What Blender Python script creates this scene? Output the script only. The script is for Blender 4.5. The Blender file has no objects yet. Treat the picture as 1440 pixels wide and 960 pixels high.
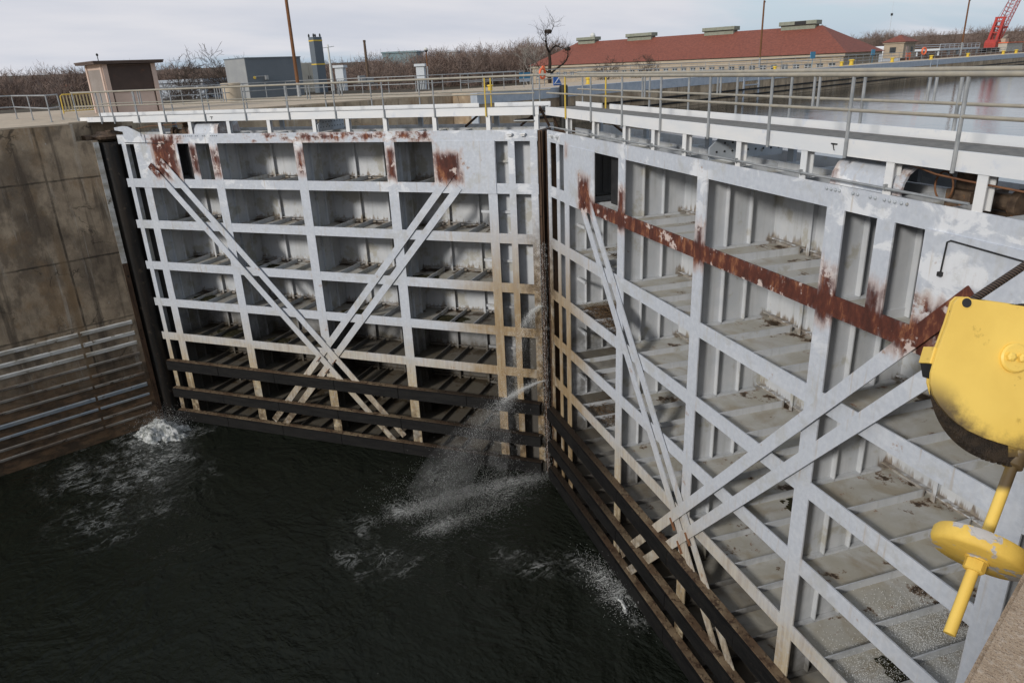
import bpy, bmesh, math, random
import numpy as np
from mathutils import Vector, Matrix
R = math.radians
random.seed(7)
scene = bpy.context.scene
COL = scene.collection
TH = R(26.43)            # mitre angle of the gate leaves
HW = 16.91               # half width of the lock chamber
ZT = 0.754               # top of the lock walls
ZL, ZU = -12.98, -1.39   # lower and upper pool

# ------------------------------------------------------------------ node helper
class G:
    def __init__(s, name, rough=0.6, spec=0.3, metal=0.0):
        s.m = bpy.data.materials.new(name); s.m.use_nodes = True
        s.nt = s.m.node_tree; s.nt.nodes.clear()
        s.out = s.nt.nodes.new('ShaderNodeOutputMaterial')
        s.b = s.nt.nodes.new('ShaderNodeBsdfPrincipled')
        s.b.inputs['Roughness'].default_value = rough
        s.b.inputs['Specular IOR Level'].default_value = spec
        s.b.inputs['Metallic'].default_value = metal
        s.nt.links.new(s.b.outputs[0], s.out.inputs[0])
        s._o = None
    def set(s, sock, v):
        if hasattr(v, 'node'): s.nt.links.new(v, sock)
        elif isinstance(v, (tuple, list)) and len(v) == 3 and sock.type == 'RGBA': sock.default_value = (*v, 1)
        else: sock.default_value = v
    def obj(s):
        if s._o is None: s._o = s.nt.nodes.new('ShaderNodeTexCoord')
        return s._o.outputs['Object']
    def gen(s):
        n = s.nt.nodes.new('ShaderNodeNewGeometry'); return n.outputs['Position']
    def math(s, op, a, b=0.0, c=0.0, clamp=False):
        n = s.nt.nodes.new('ShaderNodeMath'); n.operation = op; n.use_clamp = clamp
        s.set(n.inputs[0], a); s.set(n.inputs[1], b); s.set(n.inputs[2], c); return n.outputs[0]
    def vec(s, op, a, b=(0, 0, 0)):
        n = s.nt.nodes.new('ShaderNodeVectorMath'); n.operation = op
        s.set(n.inputs[0], a); s.set(n.inputs[1], b)
        return n.outputs['Value'] if op in ('LENGTH', 'DISTANCE', 'DOT_PRODUCT') else n.outputs[0]
    def sep(s, v):
        n = s.nt.nodes.new('ShaderNodeSeparateXYZ'); s.set(n.inputs[0], v); return n.outputs
    def comb(s, x, y, z):
        n = s.nt.nodes.new('ShaderNodeCombineXYZ')
        for i, v in enumerate((x, y, z)): s.set(n.inputs[i], v)
        return n.outputs[0]
    def noise(s, scale, detail=4, rough=0.55, vec=None, stretch=None, dist=0.0, off=0.0):
        v = vec if vec is not None else s.obj()
        if stretch: v = s.vec('MULTIPLY', v, stretch)
        if off: v = s.vec('ADD', v, (off, off * 1.7, off * .6))
        n = s.nt.nodes.new('ShaderNodeTexNoise')
        s.nt.links.new(v, n.inputs['Vector'])
        n.inputs['Scale'].default_value = scale; n.inputs['Detail'].default_value = detail
        n.inputs['Roughness'].default_value = rough; n.inputs['Distortion'].default_value = dist
        return n.outputs[0]
    def voro(s, scale, vec=None, feature='F1', stretch=None):
        v = vec if vec is not None else s.obj()
        if stretch: v = s.vec('MULTIPLY', v, stretch)
        n = s.nt.nodes.new('ShaderNodeTexVoronoi'); n.feature = feature
        s.nt.links.new(v, n.inputs['Vector']); n.inputs['Scale'].default_value = scale
        return n.outputs[0]
    def step(s, v, a, b, lo=0.0, hi=1.0):
        n = s.nt.nodes.new('ShaderNodeMapRange'); n.interpolation_type = 'SMOOTHSTEP'
        s.set(n.inputs[0], v)
        if a < b: vals = (a, b, lo, hi)
        else: vals = (b, a, hi, lo)
        for i, x in enumerate(vals): n.inputs[i + 1].default_value = x
        return n.outputs[0]
    def mix(s, f, a, b):
        n = s.nt.nodes.new('ShaderNodeMix'); n.data_type = 'RGBA'
        s.set(n.inputs[0], f); s.set(n.inputs[6], a); s.set(n.inputs[7], b); return n.outputs[2]
    def mul(s, a, b): return s.math('MULTIPLY', a, b)
    def box(s, c, u0, u1, z0, z1, wob, soft=0.20, p=None):
        """1 inside the rectangle u0..u1, z0..z1 of the leaf, edges roughened by wob"""
        x, y, z = c
        a = s.math('SUBTRACT', s.math('ABSOLUTE', s.math('SUBTRACT', x, (u0 + u1) / 2)), (u1 - u0) / 2)
        b = s.math('SUBTRACT', s.math('ABSOLUTE', s.math('SUBTRACT', z, (z0 + z1) / 2)), (z1 - z0) / 2)
        d = s.math('ADD', s.math('MAXIMUM', a, b), wob)
        return s.step(d, soft, -soft)
    def bump(s, h, strength=0.3, dist=0.02):
        n = s.nt.nodes.new('ShaderNodeBump'); n.inputs['Strength'].default_value = strength
        n.inputs['Distance'].default_value = dist
        s.set(n.inputs['Height'], h); s.nt.links.new(n.outputs[0], s.b.inputs['Normal'])
    def color(s, c): s.set(s.b.inputs['Base Color'], c)
    def rough(s, r): s.set(s.b.inputs['Roughness'], r)

def mottled(name, c1, c2, scale=3, rough=0.65, spec=0.3, metal=0, c3=None, bump=0.0, stretch=None):
    g = G(name, rough, spec, metal)
    n = g.noise(scale, 6, 0.6, stretch=stretch)
    c = g.mix(g.step(n, .35, .65), c1, c2)
    if c3: c = g.mix(g.step(g.noise(scale * 2.3, 6, .65, off=5), .58, .68), c, c3)
    g.color(c)
    if bump: g.bump(g.noise(scale * 8, 4), bump)
    return g.m

RUST_A, RUST_B, RUST_C = (.112, .033, .020), (.055, .018, .013), (.25, .105, .05)

def gate_paint(name, boxes, white=0.5, stain=1.0):
    """grey-blue gate paint with white touch-up, measured rust patches and tan staining low down and by the mitre"""
    g = G(name, .5, .35)
    o = g.obj(); c = g.sep(o)
    big = g.noise(.9, 5, .6, stretch=(1, 1, 1.6)); fine = g.noise(9, 5, .65)
    streak = g.noise(3.5, 4, .6, stretch=(3, 3, .25))
    base = g.mix(g.step(fine, .3, .75), (.425, .457, .510), (.51, .54, .588))
    base = g.mix(g.mul(g.step(streak, .5, .75), .45), base, (.44, .45, .46))
    wp = g.mul(g.step(g.noise(1.1, 6, .62, stretch=(1, 1, 1.7), dist=.5, off=3), .53, .60), g.step(g.noise(.33, 3, .5, off=13), .36, .50))
    top = g.step(c[2], -4.5, -.2)
    base = g.mix(g.mul(g.mul(wp, g.math('ADD', g.mul(top, .8), .1)), white * 1.7), base, (.70, .715, .735))
    # tan staining
    low = g.step(g.math('ADD', c[2], g.mul(big, 3.0)), -5.2, -9.2)
    mit = g.mul(g.step(g.math('ADD', c[0], g.mul(big, 3.5)), 6.8, 3.2), g.step(g.math('ADD', c[2], g.mul(streak, 2)), -1.0, -6.0))
    st = g.mul(g.math('MAXIMUM', low, mit), stain)
    tan = g.mix(g.step(streak, .35, .7), (.46, .39, .26), (.29, .21, .115))
    base = g.mix(g.mul(st, g.step(fine, .1, .55)), base, tan)
    base = g.mix(g.mul(mit, g.step(g.noise(2.3, 6, .65, stretch=(2, 2, .5), off=33), .3, .6, .35, .9)), base, g.mix(streak, (.30, .215, .115), (.20, .13, .065)))
    # close to the water and to the leaking mitre: dark brown
    dk = g.mul(g.math('MAXIMUM', g.step(g.math('ADD', c[2], g.mul(big, 1.6)), -9.2, -11.0),
                      g.mul(g.step(g.math('ADD', c[0], g.mul(fine, 1.2)), 1.9, .9), g.step(c[2], -1.8, -5.0))), .92)
    base = g.mix(g.mul(dk, g.step(g.noise(4, 5, .7, off=9), .3, .62)), base, (.075, .05, .028))
    # small rust stains along edges
    sp = g.step(g.noise(2.1, 8, .72, off=11), .63, .70)
    base = g.mix(g.mul(sp, .7), base, (.27, .15, .075))
    run = g.mul(g.step(g.noise(2.6, 5, .6, stretch=(3.2, 3.2, .16), off=41), .56, .70), g.step(g.noise(.8, 5, .6, off=44), .42, .60))
    base = g.mix(g.mul(run, .55), base, (.36, .275, .175))
    gr = g.mul(g.step(g.noise(1.4, 7, .7, off=51), .52, .66), .45)
    base = g.mix(gr, base, (.37, .37, .345))
    wob = g.mul(g.math('SUBTRACT', g.noise(2.4, 7, .7, stretch=(1.5, 1.5, .8), off=2), .5), .5)
    drip = g.mul(g.math('SUBTRACT', g.noise(2.2, 5, .65, stretch=(4, 4, .3), off=61), .5), .42)
    wob = g.math('ADD', wob, drip)
    mask = None
    for bx in boxes:
        mm = g.box(c, *bx[:4], wob)
        k = bx[4] if len(bx) > 4 else 1.0
        if k < 1: mm = g.mul(mm, g.step(g.noise(2.2, 6, .7, stretch=(1, 1, 1.5), off=21), 1 - k - .06, 1 - k + .06))
        mask = mm if mask is None else g.math('MAXIMUM', mask, mm)
    if mask is not None:
        rn = g.noise(2.6, 7, .68, stretch=(1.6, 1.6, .7), off=6)
        rust = g.mix(g.step(rn, .35, .6), RUST_B, RUST_A)
        rust = g.mix(g.step(rn, .52, .66), rust, RUST_C); rust = g.mix(g.step(mask, .95, .25), rust, (.36, .19, .10))
        rust = g.mix(g.mul(g.step(g.noise(3.1, 6, .6, off=14), .57, .63), .85), rust, (.58, .49, .45))
        base = g.mix(mask, base, rust)
        g.rough(g.math('ADD', g.mul(mask, .3), .48))
    g.color(base); g.bump(fine, .12, .01)
    return g.m

def inner_paint(name, dirty=0.0):
    g = G(name, .55, .3); o = g.obj(); c = g.sep(o)
    n = g.noise(1.7, 6, .6); st = g.noise(2.4, 4, .6, stretch=(3, 3, .2)); fine = g.noise(11, 4)
    b = g.mix(g.step(n, .3, .7), (.45, .475, .505), (.53, .545, .565))
    b = g.mix(g.mul(g.step(st, .48, .72), .45), b, (.35, .36, .355))
    b = g.mix(g.mul(g.step(g.noise(1.3, 7, .65, off=4), .56 - dirty * .03, .66 - dirty * .03), .65), b, (.33, .31, .245))
    b = g.mix(g.mul(g.step(g.noise(3.0, 8, .75, off=8), .66, .72), .8), b, (.20, .085, .04))
    gz = None
    for zr in (-1.80, -3.57, -5.41, -7.12, -8.76, -10.15, -11.56):
        d = g.math('SUBTRACT', g.math('SUBTRACT', c[2], zr), g.mul(g.math('SUBTRACT', st, .38), .9))
        m_ = g.mul(g.step(d, .12, .0), g.step(g.math('SUBTRACT', c[2], zr), 0.0, .01))
        gz = m_ if gz is None else g.math('MAXIMUM', gz, m_)
    b = g.mix(g.mul(g.mul(gz, g.step(g.math('ABSOLUTE', c[1]), 1.68, 1.74)), g.step(n, .3, .6, .25, .8)), b, g.mix(g.step(fine, .4, .6), (.22, .175, .115), (.13, .085, .05)))
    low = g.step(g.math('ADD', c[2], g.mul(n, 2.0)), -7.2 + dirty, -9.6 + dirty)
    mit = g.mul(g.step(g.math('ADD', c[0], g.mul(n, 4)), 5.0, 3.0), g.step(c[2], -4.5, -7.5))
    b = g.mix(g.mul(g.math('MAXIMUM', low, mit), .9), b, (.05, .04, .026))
    g.color(b); g.bump(fine, .1, .01); return g.m

def floor_paint(name, muck=0.0):
    g = G(name, .5, .35); o = g.obj(); c = g.sep(o)
    n = g.noise(1.1, 7, .62, dist=.6); fine = g.noise(6, 6, .7)
    b = g.mix(g.step(n, .3, .65), (.50, .505, .495), (.41, .395, .345))
    b = g.mix(g.mul(g.step(g.noise(.9, 6, .6, dist=1.2, off=3), .48, .68), .6), b, (.31, .255, .175))
    b = g.mix(g.mul(g.step(fine, .5, .75), .25), b, (.30, .28, .23))
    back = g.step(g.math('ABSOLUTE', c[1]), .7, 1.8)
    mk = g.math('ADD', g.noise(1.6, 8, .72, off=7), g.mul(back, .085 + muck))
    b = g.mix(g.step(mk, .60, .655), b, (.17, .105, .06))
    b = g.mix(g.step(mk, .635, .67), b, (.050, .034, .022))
    b = g.mix(g.mul(g.step(g.noise(2.6, 8, .75, off=17), .62, .67), .85), b, (.22, .095, .045))
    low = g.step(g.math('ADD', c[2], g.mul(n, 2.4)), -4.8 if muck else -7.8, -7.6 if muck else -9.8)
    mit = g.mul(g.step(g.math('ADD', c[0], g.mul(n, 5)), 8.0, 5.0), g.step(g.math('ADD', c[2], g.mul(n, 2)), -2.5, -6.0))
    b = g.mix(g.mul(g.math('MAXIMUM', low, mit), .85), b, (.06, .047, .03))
    g.color(b); g.bump(fine, .25, .02); return g.m

def concrete_wall(name, c1, c2, dark, axis=0, joints=True):
    g = G(name, .8, .2); o = g.gen(); c = g.sep(o)
    big = g.noise(.35, 6, .62, vec=o); mid = g.noise(1.6, 7, .66, vec=o, off=4)
    st = g.noise(1.0, 6, .62, vec=o, stretch=(1, 2.2, .16)); fine = g.noise(13, 5, .7, vec=o)
    b = g.mix(g.step(mid, .3, .7), c1, c2)
    b = g.mix(g.mul(g.step(g.noise(.8, 7, .68, vec=o, stretch=(1, 1, .6), off=15), .47, .6), .6), b, dark)
    b = g.mix(g.mul(g.step(g.noise(.55, 7, .7, vec=o, off=25), .50, .64), .6), b, (.27, .175, .095))
    b = g.mix(g.mul(g.step(big, .48, .64), .6), b, dark)
    b = g.mix(g.mul(g.step(st, .52, .66), .75), b, dark)
    b = g.mix(g.mul(g.step(fine, .55, .8), .35), b, (.36, .33, .28))
    pale = g.mul(g.step(g.noise(1.3, 6, .66, vec=o, stretch=(1, 2.6, .2), off=71), .57, .70), .5)
    b = g.mix(pale, b, (.46, .42, .36))
    fl = g.mul(g.step(g.noise(1.9, 6, .7, vec=o, off=81), .69, .72), .8)
    b = g.mix(fl, b, (.50, .48, .45))
    if joints:
        zz = g.math('ADD', c[2], g.mul(g.math('SUBTRACT', mid, .5), .10))
        line = None
        for z in (-1.4, -4.68, -7.55):
            l = g.step(g.math('ABSOLUTE', g.math('SUBTRACT', zz, z)), .05, .02)
            line = l if line is None else g.math('MAXIMUM', line, l)
        yy = g.math('ADD', c[1], g.mul(g.math('SUBTRACT', mid, .5), .08))
        for y in (-11.25, -17.4, -23.5, -29.6, -35.8, 24.0, 33.0, 42.0, 51.0, 60.0, 69.0, 78.0, 90., 102., 114.):
            l = g.step(g.math('ABSOLUTE', g.math('SUBTRACT', yy, y)), .06, .025)
            line = g.math('MAXIMUM', line, l)
        cr = g.voro(.55, vec=g.vec('ADD', o, g.comb(0, g.mul(mid, 1.3), g.mul(mid, 1.3))), feature='DISTANCE_TO_EDGE')
        crk = g.mul(g.step(cr, .022, .006), g.step(g.noise(.5, 3, vec=o, off=8), .52, .6))
        line = g.math('MAXIMUM', line, g.mul(crk, .85))
        b = g.mix(g.mul(line, g.step(g.noise(1.1, 5, .65, vec=o, off=91), .3, .65, .25, .85)), b, (.035, .028, .021))
        run = g.mul(g.step(g.math('ABSOLUTE', g.math('SUBTRACT', yy, -11.45)), .22, .05), g.step(c[2], -2.5, -5))
        b = g.mix(g.mul(run, .7), b, (.20, .13, .07))
        wet = g.step(g.math('ADD', c[2], g.mul(big, 2.2)), -7.2, -9.8)
        rb = g.mix(g.step(g.noise(1.3, 7, .68, vec=o, stretch=(1, .8, 2.2), off=9), .4, .62), (.055, .037, .024), (.17, .10, .055))
        b = g.mix(g.mul(wet, g.mul(g.step(c[1], 0., -1.), .9)), b, rb)
    g.color(b); g.bump(g.math('ADD', g.mul(mid, 1.0), g.mul(fine, .35)), .5, .04); return g.m

# ------------------------------------------------------------------ mesh builder
class MB:
    def __init__(s, f=None): s.v = []; s.f = []; s.mi = []; s.fn = f; s.flip = False; s.mat = 0
    def add(s, vs, fs):
        n = len(s.v)
        s.v += [tuple(s.fn(*p)) if s.fn else tuple(p) for p in vs]
        s.f += [tuple(n + i for i in (reversed(q) if s.flip else q)) for q in fs]
        s.mi += [s.mat] * len(fs); return s
    def box(s, a, b, c, d, e, f):
        if a > b: a, b = b, a
        if c > d: c, d = d, c
        if e > f: e, f = f, e
        return s.add([(a, c, e), (b, c, e), (b, d, e), (a, d, e), (a, c, f), (b, c, f), (b, d, f), (a, d, f)],
              [(3, 2, 1, 0), (4, 5, 6, 7), (0, 1, 5, 4), (1, 2, 6, 5), (2, 3, 7, 6), (3, 0, 4, 7)])
    def bar(s, p, q, w, h, up=(0, 0, 1)):
        p, q = Vector(p), Vector(q); t = (q - p).normalized(); u = Vector(up)
        sd = t.cross(u)
        if sd.length < 1e-4: sd = t.cross(Vector((1, 0, 0)))
        sd.normalize(); u = sd.cross(t)
        vs = []
        for e in (p, q):
            for a, b in ((-1, -1), (1, -1), (1, 1), (-1, 1)): vs.append(e + sd * (a * w / 2) + u * (b * h / 2))
        return s.add(vs, [(0, 1, 2, 3), (7, 6, 5, 4), (0, 4, 5, 1), (1, 5, 6, 2), (2, 6, 7, 3), (3, 7, 4, 0)])
    def tube(s, pts, r, n=8, r2=None):
        pts = [Vector(p) for p in pts]; k = len(pts); vs = []
        rs = r if isinstance(r, (list, tuple)) else [r + ((r2 - r) * i / (k - 1) if r2 is not None else 0) for i in range(k)]
        prev = None
        for i, p in enumerate(pts):
            t = (pts[min(i + 1, k - 1)] - pts[max(i - 1, 0)]).normalized()
            a = prev if prev is not None else (Vector((0, 0, 1)) if abs(t.z) < .9 else Vector((1, 0, 0)))
            a = (a - t * a.dot(t)).normalized(); b = t.cross(a); prev = a
            for j in range(n):
                an = 2 * math.pi * j / n; vs.append(p + (a * math.cos(an) + b * math.sin(an)) * rs[i])
        fs = [(i * n + j, i * n + (j + 1) % n, (i + 1) * n + (j + 1) % n, (i + 1) * n + j) for i in range(k - 1) for j in range(n)]
        fs += [tuple(reversed(range(n))), tuple((k - 1) * n + j for j in range(n))]
        return s.add(vs, fs)
    def lathe(s, prof, o, ax=(0, 0, 1), n=24):
        """prof: (radius, height) pairs turned round the axis through o"""
        ax = Vector(ax).normalized(); a = ax.orthogonal().normalized(); b = ax.cross(a); o = Vector(o); vs = []
        for r, h in prof:
            for j in range(n):
                an = 2 * math.pi * j / n; vs.append(o + ax * h + (a * math.cos(an) + b * math.sin(an)) * r)
        k = len(prof)
        fs = [(i * n + j, i * n + (j + 1) % n, (i + 1) * n + (j + 1) % n, (i + 1) * n + j) for i in range(k - 1) for j in range(n)]
        fs += [tuple(reversed(range(n))), tuple((k - 1) * n + j for j in range(n))]
        return s.add(vs, fs)
    def prism(s, poly, a, b, axis=2):
        """polygon (2-D) extruded from a to b along the axis"""
        def P(p, h): return {2: (p[0], p[1], h), 1: (p[0], h, p[1]), 0: (h, p[0], p[1])}[axis]
        n = len(poly)
        return s.add([P(p, a) for p in poly] + [P(p, b) for p in poly],
              [tuple(reversed(range(n))), tuple(range(n, 2 * n))] + [(i, (i + 1) % n, n + (i + 1) % n, n + i) for i in range(n)])
    def torus(s, o, ax, R_, r, n=24, m=8):
        ax = Vector(ax).normalized(); a = ax.orthogonal().normalized(); b = ax.cross(a); o = Vector(o)
        vs = []
        for i in range(n):
            t = 2 * math.pi * i / n; d = a * math.cos(t) + b * math.sin(t)
            for j in range(m):
                q = 2 * math.pi * j / m; vs.append(o + d * (R_ + r * math.cos(q)) + ax * (r * math.sin(q)))
        return s.add(vs, [(i * m + j, ((i + 1) % n) * m + j, ((i + 1) % n) * m + (j + 1) % m, i * m + (j + 1) % m) for i in range(n) for j in range(m)])
    def build(s, name, mats, parent=None, smooth=False, fix=True, bevel=0):
        me = bpy.data.meshes.new(name); me.from_pydata(s.v, [], s.f)
        for m in (mats if isinstance(mats, (list, tuple)) else [mats]):
            if m: me.materials.append(m)
        me.polygons.foreach_set('material_index', s.mi)
        if fix:
            bm = bmesh.new(); bm.from_mesh(me); bmesh.ops.recalc_face_normals(bm, faces=bm.faces); bm.to_mesh(me); bm.free()
        if smooth:
            me.polygons.foreach_set('use_smooth', [True] * len(me.polygons))
            me.set_sharp_from_angle(angle=R(40))
        o = bpy.data.objects.new(name, me); COL.objects.link(o)
        if parent: o.parent = parent
        if bevel:
            b = o.modifiers.new('bevel', 'BEVEL'); b.width = bevel; b.segments = 2; b.limit_method = 'ANGLE'
        return o

def tag(o, label=None, cat=None, group=None, kind=None):
    if label: o['label'] = label
    if cat: o['category'] = cat
    if group: o['group'] = group
    if kind: o['kind'] = kind
    return o
def empty(name, loc=(0, 0, 0), rz=0, **k):
    o = bpy.data.objects.new(name, None); COL.objects.link(o); o.location = loc; o.rotation_euler = (0, 0, rz)
    o.empty_display_size = .3
    return tag(o, **k)
def copy_tree(o, parent=None):
    c = o.copy(); COL.objects.link(c)
    if parent is not None: c.parent = parent
    for ch in [x for x in bpy.data.objects if x.parent == o]: copy_tree(ch, c)
    return c

# ------------------------------------------------------------------ materials
M = {}
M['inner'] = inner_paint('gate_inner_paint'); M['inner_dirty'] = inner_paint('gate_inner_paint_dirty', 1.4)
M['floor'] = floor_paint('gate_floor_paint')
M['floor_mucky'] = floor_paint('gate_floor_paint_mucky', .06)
M['bumper'] = mottled('tarred_timber', (.006, .006, .0065), (.012, .0118, .0115), 4, .6, .2, c3=(.022, .018, .015), bump=.3, stretch=(.4, 3, 3))
g = G('rusty_cap', .7, .25); o_ = g.obj(); cx = g.sep(o_); n = g.noise(1.1, 6, .65); n2 = g.noise(5, 6, .7)
c = g.mix(g.step(n, .35, .62), (.20, .15, .095), (.095, .06, .036)); c = g.mix(g.step(n2, .50, .62), c, (.055, .034, .022))
c = g.mix(g.step(g.math('ADD', cx[0], g.mul(n, 5)), 10.5, 5.5), c, (.022, .015, .010)); g.color(c); g.bump(n2, .25, .01); M['cap'] = g.m
M['post_rust'] = mottled('mitre_rust', (.045, .026, .016), (.10, .058, .034), 2.2, .7, .25, c3=(.014, .011, .009), bump=.3, stretch=(3, 3, .4))
M['rubber'] = mottled('black_wet_seal', (.010, .010, .010), (.022, .021, .020), 3, .45, .4)
M['white'] = mottled('white_fascia_paint', (.68, .68, .675), (.61, .63, .65), 1.1, .5, .35, c3=(.55, .58, .63), stretch=(.6, 1, 2))
M['galv'] = mottled('galvanised_rail', (.24, .255, .265), (.33, .34, .345), 5, .5, .4, metal=.25)
M['galv_tan'] = mottled('weathered_top_rail', (.33, .30, .24), (.27, .25, .21), 5, .55, .35)
M['yellow'] = mottled('yellow_rail_paint', (.62, .43, .055), (.52, .37, .07), 4, .5, .35)
M['grate'] = mottled('walkway_grating', (.15, .145, .135), (.20, .19, .175), 9, .8, .2, bump=.4)
M['steel'] = mottled('blue_grey_steel', (.30, .34, .39), (.37, .40, .44), 2, .55, .35, c3=(.24, .26, .29))
M['plate'] = mottled('bracket_paint', (.32, .35, .38), (.40, .43, .46), 2.5, .55, .35, c3=(.26, .25, .23))
M['hood'] = mottled('hood_paint', (.50, .53, .57), (.60, .62, .64), 2, .5, .35, c3=(.44, .40, .34))
M['dark'] = mottled('dark_steel', (.018, .018, .019), (.03, .03, .031), 3, .6, .3)
M['machine'] = mottled('rusty_machine', (.06, .04, .028), (.13, .09, .06), 6, .7, .3, c3=(.20, .10, .045))
M['hose'] = mottled('rust_hose', (.20, .095, .045), (.14, .065, .035), 8, .6, .3)
M['cable'] = mottled('black_cable', (.015, .015, .015), (.03, .03, .03), 8, .6)
M['bar_white'] = mottled('weathered_rub_bar', (.55, .54, .51), (.33, .30, .25), 1.7, .65, .3, c3=(.12, .09, .06), stretch=(1, .5, 2))
M['bar_blue'] = mottled('steel_rub_bar', (.19, .225, .26), (.27, .28, .28), 2.5, .6, .3, c3=(.09, .06, .04), stretch=(1, .5, 2))
M['quoin_black'] = mottled('wet_quoin', (.006, .006, .006), (.020, .015, .011), 1.6, .5, .35, c3=(.050, .036, .026), stretch=(3, 3, .35), bump=.4)
M['bar_dull'] = mottled('corroded_rub_bar', (.13, .10, .075), (.25, .235, .21), 1.6, .7, .3, c3=(.05, .035, .025), stretch=(1, .5, 2))
M['wall'] = concrete_wall('lock_concrete', (.42, .325, .225), (.27, .205, .14), (.085, .065, .048))
M['wall_far'] = concrete_wall('upper_lock_concrete', (.46, .365, .255), (.37, .285, .195), (.19, .145, .10))
M['slab'] = mottled('slab_concrete', (.47, .38, .28), (.40, .33, .25), 1.2, .85, .2, c3=(.33, .27, .2), bump=.2)
g = G('near_wall_concrete', .9, .15)
n1 = g.noise(1.6, 6, .6); n2 = g.noise(60, 4, .8); n3 = g.noise(170, 3, .8)
c = g.mix(g.step(n1, .3, .7), (.46, .35, .25), (.37, .275, .19))
c = g.mix(g.mul(g.step(n2, .5, .62), .7), c, (.52, .43, .34))
c = g.mix(g.mul(g.step(n3, .54, .62), .8), c, (.16, .105, .07)); c = g.mix(g.mul(g.step(g.noise(7, 6, .7, off=3), .55, .66), .5), c, (.22, .155, .10))
g.color(c); g.bump(g.math('ADD', n2, g.mul(n3, .6)), .8, .01); M['wall_near'] = g.m

# ------------------------------------------------------------------ the gate leaves
UC = {'5': 1.20, '4': 1.95, '3': 5.89, '2': 9.80, '1': 13.80, 'p': 14.86, 'b': 17.63, 'a': 18.44}
WC = {'5': .24, '4': .34, '3': .40, '2': .40, '1': .40, 'p': .34, 'b': .38, 'a': .22}
ZR = [-.01, -1.80, -3.57, -5.41, -7.12, -8.76, -10.15, -11.56, -12.72]
D = 1.9

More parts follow.
